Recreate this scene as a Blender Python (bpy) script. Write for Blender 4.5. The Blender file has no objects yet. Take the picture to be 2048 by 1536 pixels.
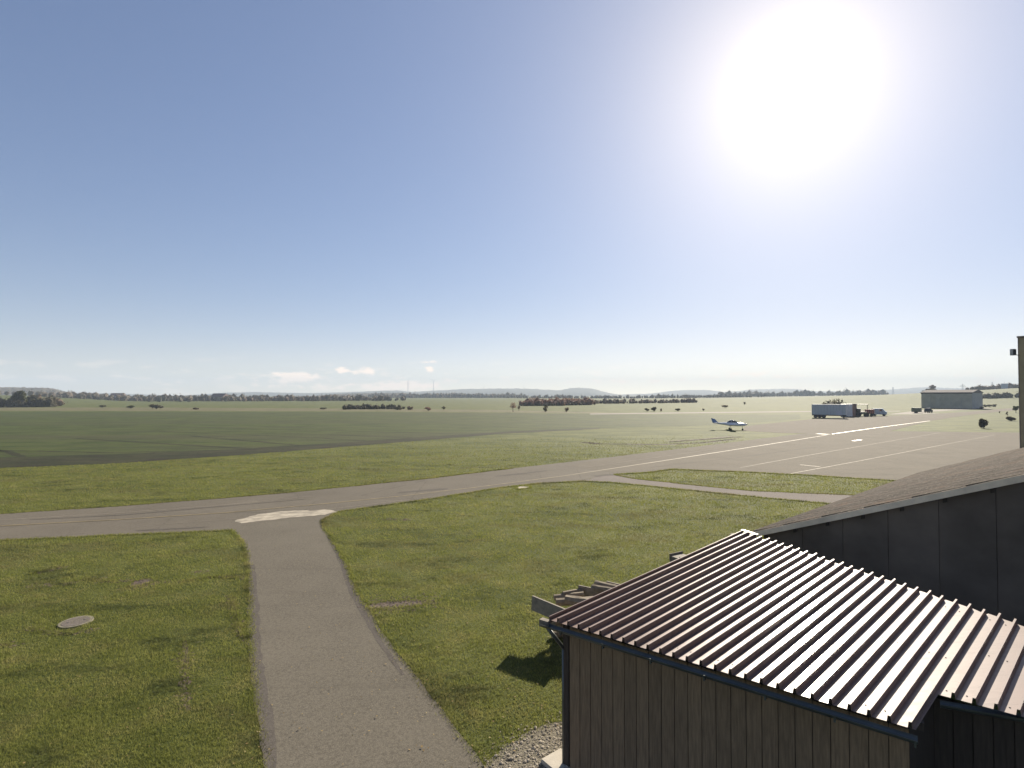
import bpy, bmesh, math, random
import numpy as np
from mathutils import Vector, Matrix, Quaternion

R = math.radians
random.seed(7); np.random.seed(7)
scene = bpy.context.scene
COL = scene.collection

# ------------------------------------------------------------------ camera
CAM_H = 7.0
F = 1050.0                      # focal length in photograph pixels (2048 wide)
PITCH = math.atan(22 / F)       # slightly upwards
cam_data = bpy.data.cameras.new('camera')
cam_data.sensor_width = 36.0
cam_data.lens = 36.0 * F / 2048.0
cam_data.clip_start = 0.1
cam_data.clip_end = 40000
cam = bpy.data.objects.new('camera', cam_data)
cam.location = (0, 0, CAM_H)
cam.rotation_euler = (R(90) + PITCH, 0, 0)
COL.objects.link(cam)
scene.camera = cam

# ------------------------------------------------------------------ sun, sky, exposure
def ray(px, py):
    """world direction (forward = +Y) seen at a photograph pixel"""
    x = (px - 1024) / F; u = (768 - py) / F
    cp, sp = math.cos(PITCH), math.sin(PITCH)
    return Vector((x, cp - u * sp, sp + u * cp))
SUN = ray(1588, 165).normalized()
SUN_EL = math.asin(SUN.z); SUN_AZ = math.atan2(SUN.x, SUN.y)
EXPOSURE = 1.2
sun_data = bpy.data.lights.new('sun', 'SUN')
sun_data.energy = 5.0; sun_data.angle = R(0.53); sun_data.color = (1.0, 0.90, 0.75)
sun = bpy.data.objects.new('sun', sun_data)
sun.rotation_euler = SUN.to_track_quat('Z', 'Y').to_euler()
sun.location = (40, 80, 60)
COL.objects.link(sun)

world = bpy.data.worlds.new('World'); scene.world = world; world.use_nodes = True
wn = world.node_tree.nodes; wl = world.node_tree.links
for n in list(wn): wn.remove(n)
def wnode(t, **k):
    n = wn.new(t)
    for a, b in k.items(): setattr(n, a, b)
    return n
def wmath(op, a, b=None, c=None, clamp=False):
    n = wn.new('ShaderNodeMath'); n.operation = op; n.use_clamp = clamp
    for i, v in enumerate((a, b, c)):
        if v is None: continue
        if isinstance(v, (int, float)): n.inputs[i].default_value = v
        else: wl.new(v, n.inputs[i])
    return n.outputs[0]
out = wnode('ShaderNodeOutputWorld'); bg = wnode('ShaderNodeBackground')
sky = wnode('ShaderNodeTexSky'); sky.sky_type = 'NISHITA'; sky.sun_disc = False
sky.sun_elevation = SUN_EL; sky.sun_rotation = SUN_AZ
sky.altitude = 680; sky.air_density = 1.0; sky.dust_density = 0.35; sky.ozone_density = 2.0
tc = wnode('ShaderNodeTexCoord')
# circumsolar glow of the hazy air round the sun
dotn = wnode('ShaderNodeVectorMath', operation='DOT_PRODUCT')
wl.new(tc.outputs['Generated'], dotn.inputs[0]); dotn.inputs[1].default_value = SUN
ang = wmath('ARCCOSINE', wmath('MINIMUM', dotn.outputs['Value'], 0.999999))
core = wmath('MULTIPLY', wmath('EXPONENT', wmath('MULTIPLY', wmath('POWER', wmath('DIVIDE', ang, R(2.4)), 2.0), -1.0)), 24.0)
halo = wmath('MULTIPLY', wmath('EXPONENT', wmath('DIVIDE', ang, R(-7.5))), 8.0)
veil = wmath('MULTIPLY', wmath('EXPONENT', wmath('DIVIDE', ang, R(-26.0))), 1.8)
def wcol(val, col):
    n = wnode('ShaderNodeVectorMath', operation='SCALE'); n.inputs[0].default_value = col
    wl.new(val, n.inputs['Scale']); return n.outputs[0]
def wadd(a, b):
    n = wnode('ShaderNodeVectorMath', operation='ADD'); wl.new(a, n.inputs[0]); wl.new(b, n.inputs[1]); return n.outputs[0]
sepg = wnode('ShaderNodeSeparateXYZ'); wl.new(tc.outputs['Generated'], sepg.inputs[0])
low = wmath('MULTIPLY', wmath('MULTIPLY', wmath('EXPONENT', wmath('MULTIPLY', wmath('MAXIMUM', sepg.outputs['Z'], 0.0), -20.0)), wmath('EXPONENT', wmath('DIVIDE', ang, R(-38.0)))), 22.0)
glow = wadd(wcol(low, (1.0, 0.82, 0.42)), wadd(wadd(wcol(core, (1, 0.98, 0.92)), wcol(halo, (1, 0.80, 0.48))), wcol(veil, (1.0, 0.96, 0.88))))
tint = wnode('ShaderNodeMix', data_type='RGBA', blend_type='MULTIPLY'); tint.inputs['Factor'].default_value = 1.0
wl.new(sky.outputs[0], tint.inputs['A']); tint.inputs['B'].default_value = (1.08, 1.08, 1.27, 1)
# the sky's range is gentle in hazy air: S / (1 + S / 9)
den = wnode('ShaderNodeVectorMath', operation='MULTIPLY_ADD'); wl.new(tint.outputs['Result'], den.inputs[0]); den.inputs[1].default_value = (0.085, 0.08, 0.065); den.inputs[2].default_value = (1, 1, 1)
soft = wnode('ShaderNodeVectorMath', operation='DIVIDE'); wl.new(tint.outputs['Result'], soft.inputs[0]); wl.new(den.outputs[0], soft.inputs[1])
# low fair-weather clouds near the horizon
sep = wnode('ShaderNodeSeparateXYZ'); wl.new(tc.outputs['Generated'], sep.inputs[0])
mp = wnode('ShaderNodeMapping'); wl.new(tc.outputs['Generated'], mp.inputs[0]); mp.inputs['Scale'].default_value = (9, 9, 42)
mp.inputs['Location'].default_value = (2.3, 0.4, 1.1)
cn = wnode('ShaderNodeTexNoise'); cn.inputs['Scale'].default_value = 2.1; cn.inputs['Detail'].default_value = 6; cn.inputs['Roughness'].default_value = 0.55
wl.new(mp.outputs[0], cn.inputs['Vector'])
cr = wnode('ShaderNodeMapRange'); cr.interpolation_type = 'SMOOTHSTEP'; wl.new(cn.outputs['Fac'], cr.inputs[0])
cr.inputs[1].default_value = 0.54; cr.inputs[2].default_value = 0.66
band = wnode('ShaderNodeMapRange'); band.interpolation_type = 'SMOOTHSTEP'; wl.new(sep.outputs['Z'], band.inputs[0])
band.inputs[1].default_value = 0.075; band.inputs[2].default_value = 0.025
az_ = wmath('ARCTAN2', sep.outputs['X'], sep.outputs['Y']); el_ = wmath('ARCSINE', sep.outputs['Z'])
cn2 = wnode('ShaderNodeTexNoise'); cn2.inputs['Scale'].default_value = 60; cn2.inputs['Detail'].default_value = 5
mp2 = wnode('ShaderNodeMapping'); wl.new(tc.outputs['Generated'], mp2.inputs[0]); mp2.inputs['Scale'].default_value = (1, 1, 2.4); wl.new(mp2.outputs[0], cn2.inputs['Vector'])
total = None
for (cx_, cy_, cw_, ch_, amp) in ((592, 753, 34, 6, 1.0), (684, 741, 15, 4.5, .8), (731, 743, 15, 6, .9), (861, 738, 9, 5, .9), (856, 723, 14, 3, .5), (560, 765, 60, 9, .35),
        (815, 771, 55, 6, .8), (890, 759, 22, 4, .5), (350, 766, 45, 6, .35), (700, 775, 90, 6, .45), (1950, 760, 50, 10, .5), (1500, 750, 120, 8, .4), (1240, 762, 90, 6, .4)):
    d_ = ray(cx_, cy_).normalized(); a0 = math.atan2(d_.x, d_.y); e0 = math.asin(d_.z)
    k_ = math.cos(a0) ** 2
    u_ = wmath('POWER', wmath('DIVIDE', wmath('SUBTRACT', az_, a0), 1.35 * cw_ / F * k_), 2.0)
    v_ = wmath('POWER', wmath('DIVIDE', wmath('SUBTRACT', el_, e0), 1.4 * ch_ / F), 2.0)
    g_ = wmath('MULTIPLY', wmath('EXPONENT', wmath('MULTIPLY', wmath('ADD', u_, v_), -1.0)), amp)
    total = g_ if total is None else wmath('ADD', total, g_)
puff = wnode('ShaderNodeMapRange'); puff.interpolation_type = 'SMOOTHSTEP'
wl.new(wmath('ADD', total, wmath('MULTIPLY', wmath('MULTIPLY', wmath('SUBTRACT', cn2.outputs['Fac'], 0.5), 1.8), wmath('MINIMUM', wmath('MULTIPLY', total, 4.0), 1.0))), puff.inputs[0]); puff.inputs[1].default_value = 0.22; puff.inputs[2].default_value = 0.80
cloud = wmath('ADD', wmath('MULTIPLY', wmath('MULTIPLY', cr.outputs[0], band.outputs[0]), 0.25), wmath('MULTIPLY', puff.outputs[0], 0.8), clamp=True)
cm = wnode('ShaderNodeMix', data_type='RGBA'); wl.new(cloud, cm.inputs['Factor'])
skyglow = wadd(soft.outputs[0], glow)
wl.new(skyglow, cm.inputs['A']); cm.inputs['B'].default_value = (14.5, 11.4, 9.0, 1)
wl.new(cm.outputs['Result'], bg.inputs['Color']); bg.inputs['Strength'].default_value = 0.053
wl.new(bg.outputs[0], out.inputs[0])

vs = scene.view_settings
vs.view_transform = 'Standard'; vs.look = 'None'; vs.gamma = 1; vs.use_curve_mapping = False; vs.exposure = EXPOSURE
scene.cycles.use_denoising = True
scene.cycles.max_bounces = 6; scene.cycles.volume_bounces = 1; scene.cycles.transparent_max_bounces = 12
scene.cycles.sample_clamp_indirect = 8

# ------------------------------------------------------------------ helpers
def smooth(a, b, x):
    t = np.clip((x - a) / (b - a), 0, 1); return t * t * (3 - 2 * t)
PX_T = [-3000, -500, 0, 150, 300, 500, 1100, 1250, 1400, 1550, 1700, 1800, 1850, 1950, 2048, 2600, 4000]
PY_T = [788, 788, 790, 796, 804, 806, 806, 802, 799.5, 797, 792, 788, 785.5, 781, 775, 765, 765]
def T(x, y):
    """height of the terrain: a flat airfield with fields rising gently beyond it"""
    x = np.asarray(x, float); y = np.asarray(y, float)
    yy = np.maximum(y, 1.0)
    px = 1024 + F * x / yy
    py = np.interp(px, PX_T, PY_T)
    h = np.maximum(7 - (py - 790) * 620 / F, 0)
    base = h * smooth(310, 620, yy)
    base = base * (1 - smooth(2500, 5000, yy))
    base = np.where(y < 50, 0, base)
    return base
def P(px, Y, z=None):
    """point at forward distance Y in the direction of photograph column px"""
    x = (px - 1024) / F * Y
    return Vector((x, Y, float(T(x, Y)) if z is None else z))
def G(px, py, z=0.0):
    """point of the flat ground (height z) at a photograph pixel"""
    d = ray(px, py); t = (z - CAM_H) / d.z
    return Vector((d.x * t, d.y * t, z))
def GT(px, py):
    """point of the terrain at a photograph pixel"""
    d = ray(px, py); lo = None
    for Y in np.arange(60, 3000, 2.0):
        z = CAM_H + d.z / d.y * Y; x = d.x / d.y * Y
        if z <= float(T(x, Y)): return Vector((x, Y, float(T(x, Y))))
    return P(px, 620)
def Z(py, Y):
    """height that shows at photograph row py at forward distance Y (about)"""
    return CAM_H + (790 - py) / F * Y

def tag(o, label=None, cat=None, group=None, kind=None):
    if label: o['label'] = label
    if cat: o['category'] = cat
    if group: o['group'] = group
    if kind: o['kind'] = kind
    return o
def thing(name, label, cat, loc=(0, 0, 0), rz=0.0, group=None):
    o = bpy.data.objects.new(name, None); o.empty_display_size = 0.2
    COL.objects.link(o); o.location = loc; o.rotation_euler = (0, 0, rz)
    return tag(o, label, cat, group)
def link(name, me, parent=None, mat=None):
    if mat is not None:
        me.materials.clear(); me.materials.append(mat)
    o = bpy.data.objects.new(name, me); COL.objects.link(o)
    if parent is not None: o.parent = parent
    return o
def npmesh(name, V, Fc, smooth_=False):
    V = np.asarray(V, np.float32); Fc = np.asarray(Fc, np.int32)
    me = bpy.data.meshes.new(name); k = Fc.shape[1]
    me.vertices.add(len(V)); me.vertices.foreach_set('co', V.ravel())
    me.loops.add(Fc.size); me.loops.foreach_set('vertex_index', Fc.ravel())
    me.polygons.add(len(Fc)); me.polygons.foreach_set('loop_start', np.arange(0, Fc.size, k, dtype=np.int32))
    me.polygons.foreach_set('loop_total', np.full(len(Fc), k, np.int32))
    me.polygons.foreach_set('use_smooth', np.full(len(Fc), bool(smooth_)))
    me.update(calc_edges=True)
    return me
class MB:
    """collects simple shapes into one mesh"""
    def __init__(s): s.bm = bmesh.new()
    def box(s, lo, hi, M=None, bevel=0):
        c = [(lo[i] + hi[i]) / 2 for i in range(3)]; d = [hi[i] - lo[i] for i in range(3)]
        m = Matrix.Translation(c) @ Matrix.Diagonal((*d, 1))
        if M is not None: m = M @ m
        r = bmesh.ops.create_cube(s.bm, size=1, matrix=m)
        if bevel:
            vs_ = set(r['verts']); es = [e for e in s.bm.edges if e.verts[0] in vs_ and e.verts[1] in vs_]
            bmesh.ops.bevel(s.bm, geom=es, offset=bevel, segments=2, affect='EDGES')
        return s
    def tube(s, a, b, r1, r2=None, n=8):
        a = Vector(a); b = Vector(b); r2 = r1 if r2 is None else r2
        d = b - a; q = d.to_track_quat('Z', 'Y').to_matrix().to_4x4()
        bmesh.ops.create_cone(s.bm, cap_ends=True, segments=n, radius1=r1, radius2=max(r2, 1e-4), depth=d.length,
                              matrix=Matrix.Translation((a + b) / 2) @ q)
        return s
    def ball(s, c, r, sc=(1, 1, 1), n=10):
        bmesh.ops.create_uvsphere(s.bm, u_segments=n, v_segments=max(5, n * 2 // 3), radius=r,
                                  matrix=Matrix.Translation(c) @ Matrix.Diagonal((*sc, 1)))
        return s
    def prism(s, poly, off):
        """extrude a polygon (list of 3-D points) along off"""
        off = Vector(off)
        a = [s.bm.verts.new(p) for p in poly]; b = [s.bm.verts.new(Vector(p) + off) for p in poly]
        s.bm.faces.new(a); s.bm.faces.new(b[::-1])
        for i in range(len(a)):
            j = (i + 1) % len(a); s.bm.faces.new((a[i], b[i], b[j], a[j]))
        return s
    def loft(s, rings, cap=True):
        vv = [[s.bm.verts.new(p) for p in r] for r in rings]
        n = len(rings[0])
        for a, b in zip(vv, vv[1:]):
            for i in range(n): s.bm.faces.new((a[i], a[(i + 1) % n], b[(i + 1) % n], b[i]))
        if cap:
            s.bm.faces.new(vv[0][::-1]); s.bm.faces.new(vv[-1])
        return s
    def mesh(s, name, sm=False):
        bmesh.ops.recalc_face_normals(s.bm, faces=s.bm.faces)
        me = bpy.data.meshes.new(name); s.bm.to_mesh(me); s.bm.free()
        if sm:
            me.polygons.foreach_set('use_smooth', np.ones(len(me.polygons), bool))
        return me
    def build(s, name, mat, parent=None, sm=False):
        return link(name, s.mesh(name, sm), parent, mat)

# ------------------------------------------------------------------ materials
def mat_new(name):
    m = bpy.data.materials.new(name); m.use_nodes = True
    nt = m.node_tree; b = nt.nodes['Principled BSDF']
    return m, nt, b
def noise(nt, scale, detail=4, rough=0.55, vec=None, stretch=None):
    n = nt.nodes.new('ShaderNodeTexNoise'); n.inputs['Scale'].default_value = scale
    n.inputs['Detail'].default_value = detail; n.inputs['Roughness'].default_value = rough
    if vec is None:
        g = nt.nodes.new('ShaderNodeNewGeometry'); vec = g.outputs['Position']
    if stretch is not None:
        mpn = nt.nodes.new('ShaderNodeMapping'); nt.links.new(vec, mpn.inputs[0])
        mpn.inputs['Scale'].default_value = stretch[0]; mpn.inputs['Rotation'].default_value = stretch[1]
        vec = mpn.outputs[0]
    nt.links.new(vec, n.inputs['Vector']); return n.outputs['Fac']
def ramp(nt, fac, stops):
    r = nt.nodes.new('ShaderNodeValToRGB'); cr_ = r.color_ramp
    while len(cr_.elements) < len(stops): cr_.elements.new(0.5)
    for e, (p, c) in zip(cr_.elements, stops):
        e.position = p; e.color = (*c, 1) if len(c) == 3 else c
    nt.links.new(fac, r.inputs[0]); return r.outputs[0]
def mixc(nt, fac, a, b, mode='MIX'):
    n = nt.nodes.new('ShaderNodeMix'); n.data_type = 'RGBA'; n.blend_type = mode
    for s_, v in (('Factor', fac), ('A', a), ('B', b)):
        i = n.inputs[s_]
        if isinstance(v, (int, float)): i.default_value = v
        elif isinstance(v, tuple): i.default_value = (*v, 1) if len(v) == 3 else v
        else: nt.links.new(v, i)
    return n.outputs['Result']
def mrange(nt, v, a, b, c=0.0, d=1.0, sm=True):
    n = nt.nodes.new('ShaderNodeMapRange'); n.interpolation_type = 'SMOOTHSTEP' if sm else 'LINEAR'
    nt.links.new(v, n.inputs[0])
    for i, q in enumerate((a, b, c, d)): n.inputs[i + 1].default_value = q
    return n.outputs[0]
def bump(nt, b, h, dist, strength=1.0):
    n = nt.nodes.new('ShaderNodeBump'); n.inputs['Distance'].default_value = dist; n.inputs['Strength'].default_value = strength
    nt.links.new(h, n.inputs['Height']); nt.links.new(n.outputs[0], b.inputs['Normal'])
def simple(name, col, rough=0.7, metal=0.0, var=0.25, scale=3.0, spec=None, objvar=0.0, bumpd=0.0, bscale=None):
    m, nt, b = mat_new(name)
    f = noise(nt, scale, 5)
    lo = tuple(c * (1 - var) for c in col); hi = tuple(min(1, c * (1 + var)) for c in col)
    c = ramp(nt, f, [(0.3, lo), (0.7, hi)])
    if objvar:
        oi = nt.nodes.new('ShaderNodeObjectInfo')
        k = mrange(nt, oi.outputs['Random'], 0, 1, 1 - objvar, 1 + objvar, False)
        comb = nt.nodes.new('ShaderNodeCombineColor')
        for i in range(3): nt.links.new(k, comb.inputs[i])
        c = mixc(nt, 1.0, c, comb.outputs[0], 'MULTIPLY')
    nt.links.new(c, b.inputs['Base Color'])
    b.inputs['Roughness'].default_value = rough; b.inputs['Metallic'].default_value = metal
    if spec is not None: b.inputs['Specular IOR Level'].default_value = spec
    if bumpd: bump(nt, b, noise(nt, bscale or scale * 4, 6, 0.6), bumpd)
    return m
M = {}
# grassland: near lawn, worn patches, drifting into far fields
def grass_ground(name, greens, soil, soil_amt=0.68, rows=None, scale=1.0):
    m, nt, b = mat_new(name)
    big = noise(nt, 0.035 * scale, 4, 0.6)
    mid = noise(nt, 0.45 * scale, 5, 0.65)
    fine = noise(nt, 9.0, 6, 0.7)
    c1 = ramp(nt, big, [(0.35, greens[0]), (0.65, greens[1])])
    c2 = ramp(nt, mid, [(0.3, greens[2]), (0.7, greens[1])])
    c = mixc(nt, 0.5, c1, c2)
    c = mixc(nt, mrange(nt, fine, 0.35, 0.7), c, greens[3])
    c = mixc(nt, mrange(nt, noise(nt, 1.0, 7, 0.75, stretch=((0.10, 0.22, 1), (0, 0, 0.15))), 0.40, 0.62), c, tuple(x * 0.72 for x in greens[0]))
    s = noise(nt, 0.28, 7, 0.62, stretch=((1, 2.2, 1), (0, 0, 0.2)))
    c = mixc(nt, mrange(nt, s, soil_amt, soil_amt + 0.06), c, soil)
    h = fine
    if rows:
        ang_, sc_, amt = rows
        for k, (sc2, a2) in enumerate(((sc_, amt), (sc_ * 0.13, amt))):
            st = noise(nt, 1.0, 3, 0.5, stretch=((sc2 * 0.02, sc2, 1), (0, 0, ang_)))
            c = mixc(nt, mrange(nt, st, 0.46, 0.66, 0.0, a2), c, soil)
    b.inputs['Roughness'].default_value = 0.9; b.inputs['Specular IOR Level'].default_value = 0.15
    nt.links.new(c, b.inputs['Base Color'])
    bump(nt, b, h, 0.06, 0.8)
    return m
M['ground'] = grass_ground('grassland', [(0.066, 0.084, 0.017), (0.096, 0.108, 0.025), (0.056, 0.072, 0.014), (0.12, 0.12, 0.038)], (0.13, 0.10, 0.065), 0.70)
M['crop'] = grass_ground('winter_crop', [(0.040, 0.060, 0.010), (0.054, 0.074, 0.013), (0.034, 0.050, 0.009), (0.066, 0.078, 0.018)], (0.050, 0.042, 0.026), 0.66, rows=(R(-8), 0.5, 0.40))
M['headland'] = grass_ground('headland_soil', [(0.024, 0.028, 0.009), (0.032, 0.032, 0.012), (0.02, 0.02, 0.008), (0.045, 0.045, 0.018)], (0.022, 0.017, 0.010), 0.55)
M['meadow'] = grass_ground('dry_meadow', [(0.115, 0.11, 0.05), (0.14, 0.125, 0.06), (0.105, 0.105, 0.045), (0.145, 0.13, 0.07)], (0.17, 0.13, 0.09), 0.6)
M['rise'] = grass_ground('far_pasture', [(0.13, 0.135, 0.05), (0.16, 0.16, 0.065), (0.11, 0.12, 0.045), (0.17, 0.165, 0.08)], (0.15, 0.12, 0.08), 0.62, scale=0.3)
def asphalt(name, col, crack=0.5):
    m, nt, b = mat_new(name)
    big = noise(nt, 0.25, 5, 0.6); fine = noise(nt, 42, 3, 0.8)
    lo = tuple(c * 0.70 for c in col); hi = tuple(c * 1.24 for c in col)
    c = ramp(nt, big, [(0.3, lo), (0.7, hi)])
    c = mixc(nt, mrange(nt, fine, 0.40, 0.62), c, tuple(x * 1.55 for x in col))
    c = mixc(nt, mrange(nt, noise(nt, 11, 3, 0.85), 0.48, 0.60, 0, 0.45), c, tuple(x * 0.62 for x in col))
    st = noise(nt, 1.0, 4, 0.6, stretch=((0.05, 0.9, 1), (0, 0, R(-5))))
    c = mixc(nt, mrange(nt, st, 0.55, 0.70, 0, 0.35), c, tuple(x * 0.6 for x in col))
    c = mixc(nt, mrange(nt, noise(nt, 0.9, 7, 0.7), 0.42, 0.7, 0, 0.4), c, tuple(x * 1.3 for x in col))
    v = nt.nodes.new('ShaderNodeTexVoronoi'); v.feature = 'DISTANCE_TO_EDGE'; v.inputs['Scale'].default_value = 0.16
    g = nt.nodes.new('ShaderNodeNewGeometry'); nt.links.new(g.outputs['Position'], v.inputs['Vector'])
    wv = noise(nt, 1.3, 4)
    add = nt.nodes.new('ShaderNodeMath'); add.operation = 'MULTIPLY_ADD'; nt.links.new(wv, add.inputs[0]); add.inputs[1].default_value = 0.02; nt.links.new(v.outputs['Distance'], add.inputs[2])
    c = mixc(nt, mrange(nt, add.outputs[0], 0.009, 0.014, crack, 0.0), c, tuple(x * 0.35 for x in col))
    nt.links.new(c, b.inputs['Base Color'])
    b.inputs['Roughness'].default_value = 0.95; b.inputs['Specular IOR Level'].default_value = 0.12
    bump(nt, b, fine, 0.006, 0.7)
    return m
M['taxi'] = asphalt('worn_asphalt', (0.100, 0.088, 0.069), 0.6)
M['drive'] = asphalt('driveway_asphalt', (0.098, 0.087, 0.068), 0.0)
M['apron'] = asphalt('apron_asphalt', (0.098, 0.085, 0.064), 0.3)
M['service'] = asphalt('service_asphalt', (0.12, 0.104, 0.09), 0.2)
M['runway'] = simple('runway_surface', (0.15, 0.13, 0.10), 0.95, var=0.2, scale=0.05)
M['pale_paving'] = simple('pale_paving', (0.29, 0.255, 0.195), 0.95, var=0.4, scale=1.8)
M['yellow'] = simple('yellow_marking', (0.19, 0.145, 0.065), 0.7, var=0.35, scale=2.0)
M['faded'] = simple('faded_marking', (0.17, 0.14, 0.085), 0.8, var=0.35, scale=1.0)
M['white'] = simple('white_marking', (0.50, 0.43, 0.31), 0.5, var=0.15, scale=2.0)
M['soil'] = simple('bare_soil', (0.085, 0.06, 0.042), 0.95, var=0.4, scale=6, bumpd=0.03)
M['gravel_bed'] = simple('gravel_bed', (0.16, 0.14, 0.095), 0.95, var=0.45, scale=18, bumpd=0.03)
M['stone'] = simple('pebble', (0.26, 0.225, 0.17), 0.9, var=0.5, scale=9)
M['old_concrete'] = simple('mossy_concrete', (0.19, 0.17, 0.12), 0.95, var=0.35, scale=7)
M['patch'] = asphalt('patch_asphalt', (0.075, 0.066, 0.056), 0.0)
M['joint'] = asphalt('sealed_joint', (0.19, 0.165, 0.13), 0.0)
M['concrete'] = simple('concrete', (0.40, 0.36, 0.29), 0.9, var=0.18, scale=3, bumpd=0.004, bscale=30)
def leafy(name, cols, trans=0.35, scale=3.0):
    m, nt, b = mat_new(name)
    f = noise(nt, scale, 4, 0.7)
    c = ramp(nt, f, [(0.3, cols[0]), (0.5, cols[1]), (0.72, cols[2])])
    if name == 'grass_blade':
        c = mixc(nt, mrange(nt, noise(nt, 14.0, 4, 0.8), 0.35, 0.65, 0.0, 0.6), c, (0.035, 0.045, 0.012))
        c = mixc(nt, mrange(nt, noise(nt, 0.16, 6, 0.7, stretch=((1, 2.0, 1), (0, 0, 0.3))), 0.50, 0.62, 0, 0.6), c, (0.17, 0.145, 0.065))
        c = mixc(nt, mrange(nt, noise(nt, 0.35, 7, 0.75, stretch=((0.8, 1.8, 1), (0, 0, -0.1))), 0.52, 0.64, 0, 0.75), c, (0.035, 0.042, 0.016))
    nt.links.new(c, b.inputs['Base Color']); b.inputs['Roughness'].default_value = 0.75
    b.inputs['Specular IOR Level'].default_value = 0.2
    tr = nt.nodes.new('ShaderNodeBsdfTranslucent'); nt.links.new(c, tr.inputs['Color'])
    mx = nt.nodes.new('ShaderNodeMixShader'); mx.inputs[0].default_value = trans
    nt.links.new(b.outputs[0], mx.inputs[1]); nt.links.new(tr.outputs[0], mx.inputs[2])
    nt.links.new(mx.outputs[0], nt.nodes['Material Output'].inputs[0])
    return m
M['blade'] = leafy('grass_blade', [(0.19, 0.21, 0.048), (0.275, 0.285, 0.074), (0.39, 0.35, 0.13)], 0.5, 0.8)
M['leaf_green'] = leafy('leaf_green', [(0.05, 0.06, 0.022), (0.075, 0.08, 0.03), (0.11, 0.10, 0.04)], 0.3, 1.5)
M['leaf_dark'] = leafy('leaf_dark', [(0.06, 0.06, 0.035), (0.09, 0.08, 0.048), (0.13, 0.105, 0.065)], 0.3, 1.5)
M['leaf_autumn'] = leafy('leaf_autumn', [(0.18, 0.105, 0.08), (0.24, 0.14, 0.10), (0.28, 0.19, 0.12)], 0.3, 0.3)
M['leaf_brown'] = leafy('leaf_brown', [(0.13, 0.10, 0.07), (0.18, 0.13, 0.09), (0.22, 0.16, 0.10)], 0.3, 0.6)
M['forest'] = leafy('forest_mixed', [(0.12, 0.12, 0.08), (0.17, 0.145, 0.105), (0.24, 0.175, 0.13)], 0.4, 0.03)
M['dry_leaf'] = leafy('dry_leaf', [(0.16, 0.10, 0.04), (0.28, 0.20, 0.08), (0.34, 0.30, 0.16)], 0.3, 3.0)
M['bark'] = simple('bark', (0.07, 0.05, 0.035), 0.95)
M['hill'] = simple('far_hillside', (0.045, 0.05, 0.035), 0.95, var=0.4, scale=0.006)
# brown coated trapezoidal sheet
m, nt, b = mat_new('coated_sheet')
f1 = noise(nt, 1.2, 5, 0.6); f2 = noise(nt, 60, 2, 0.6)
c = ramp(nt, f1, [(0.3, (0.15, 0.095, 0.075)), (0.7, (0.19, 0.125, 0.10))])
rz0 = math.atan2(0.63, 0.777)
streak = noise(nt, 3.0, 6, 0.7, stretch=((0.35, 5.0, 1), (0, 0, -rz0)))
c = mixc(nt, mrange(nt, streak, 0.50, 0.72, 0, 0.55), c, (0.10, 0.07, 0.055))
dots = nt.nodes.new('ShaderNodeTexVoronoi'); dots.inputs['Scale'].default_value = 5.5
g = nt.nodes.new('ShaderNodeNewGeometry'); nt.links.new(g.outputs['Position'], dots.inputs['Vector'])
c = mixc(nt, mrange(nt, dots.outputs['Distance'], 0.035, 0.06, 0.8, 0.0), c, (0.03, 0.025, 0.02))
nt.links.new(c, b.inputs['Base Color']); b.inputs['Metallic'].default_value = 0.0
nt.links.new(mrange(nt, streak, 0.3, 0.75, 0.44, 0.56, False), b.inputs['Roughness']); b.inputs['Coat Weight'].default_value = 0.45; b.inputs['Coat Roughness'].default_value = 0.14
b.inputs['Specular IOR Level'].default_value = 0.22
M['sheet'] = m
# weathered fibre-cement roof
m, nt, b = mat_new('fibre_cement')
f1 = noise(nt, 0.9, 6, 0.65); f2 = noise(nt, 14, 4, 0.7)
c = ramp(nt, f1, [(0.3, (0.055, 0.045, 0.036)), (0.55, (0.09, 0.072, 0.058)), (0.75, (0.14, 0.085, 0.055))])
c = mixc(nt, mrange(nt, f2, 0.5, 0.68), c, (0.17, 0.15, 0.12))
nt.links.new(c, b.inputs['Base Color']); b.inputs['Roughness'].default_value = 0.95; b.inputs['Specular IOR Level'].default_value = 0.15; bump(nt, b, f2, 0.008)
M['fibre'] = m
def wood(name, col, grain=((9, 9, 0.7), (0, 0, 0)), objvar=0.25, rough=0.85):
    m, nt, b = mat_new(name)
    f = noise(nt, 4, 5, 0.6, stretch=grain)
    c = ramp(nt, f, [(0.25, tuple(x * 0.6 for x in col)), (0.6, col), (0.85, tuple(x * 1.35 for x in col))])
    oi = nt.nodes.new('ShaderNodeObjectInfo')
    k = mrange(nt, oi.outputs['Random'], 0, 1, 1 - objvar, 1 + objvar, False)
    comb = nt.nodes.new('ShaderNodeCombineColor')
    for i in range(3): nt.links.new(k, comb.inputs[i])
    c = mixc(nt, 1.0, c, comb.outputs[0], 'MULTIPLY')
    nt.links.new(c, b.inputs['Base Color']); b.inputs['Roughness'].default_value = rough
    bump(nt, b, f, 0.003)
    return m
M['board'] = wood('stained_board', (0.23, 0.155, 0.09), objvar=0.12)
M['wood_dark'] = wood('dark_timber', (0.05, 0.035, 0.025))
M['lumber'] = wood('grey_lumber', (0.22, 0.19, 0.15), ((2, 2, 2), (0, 0, 0)))
M['log'] = wood('split_log', (0.22, 0.175, 0.115), ((2, 2, 2), (0, 0, 0)))
M['gable'] = simple('gable_render', (0.12, 0.092, 0.07), 0.95, var=0.35, scale=0.7, objvar=0.10)
M['verge'] = simple('verge_trim', (0.80, 0.64, 0.45), 0.9, var=0.2, scale=2)
M['gutter'] = simple('gutter_metal', (0.10, 0.11, 0.11), 0.4, metal=0.6, var=0.2)
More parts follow.
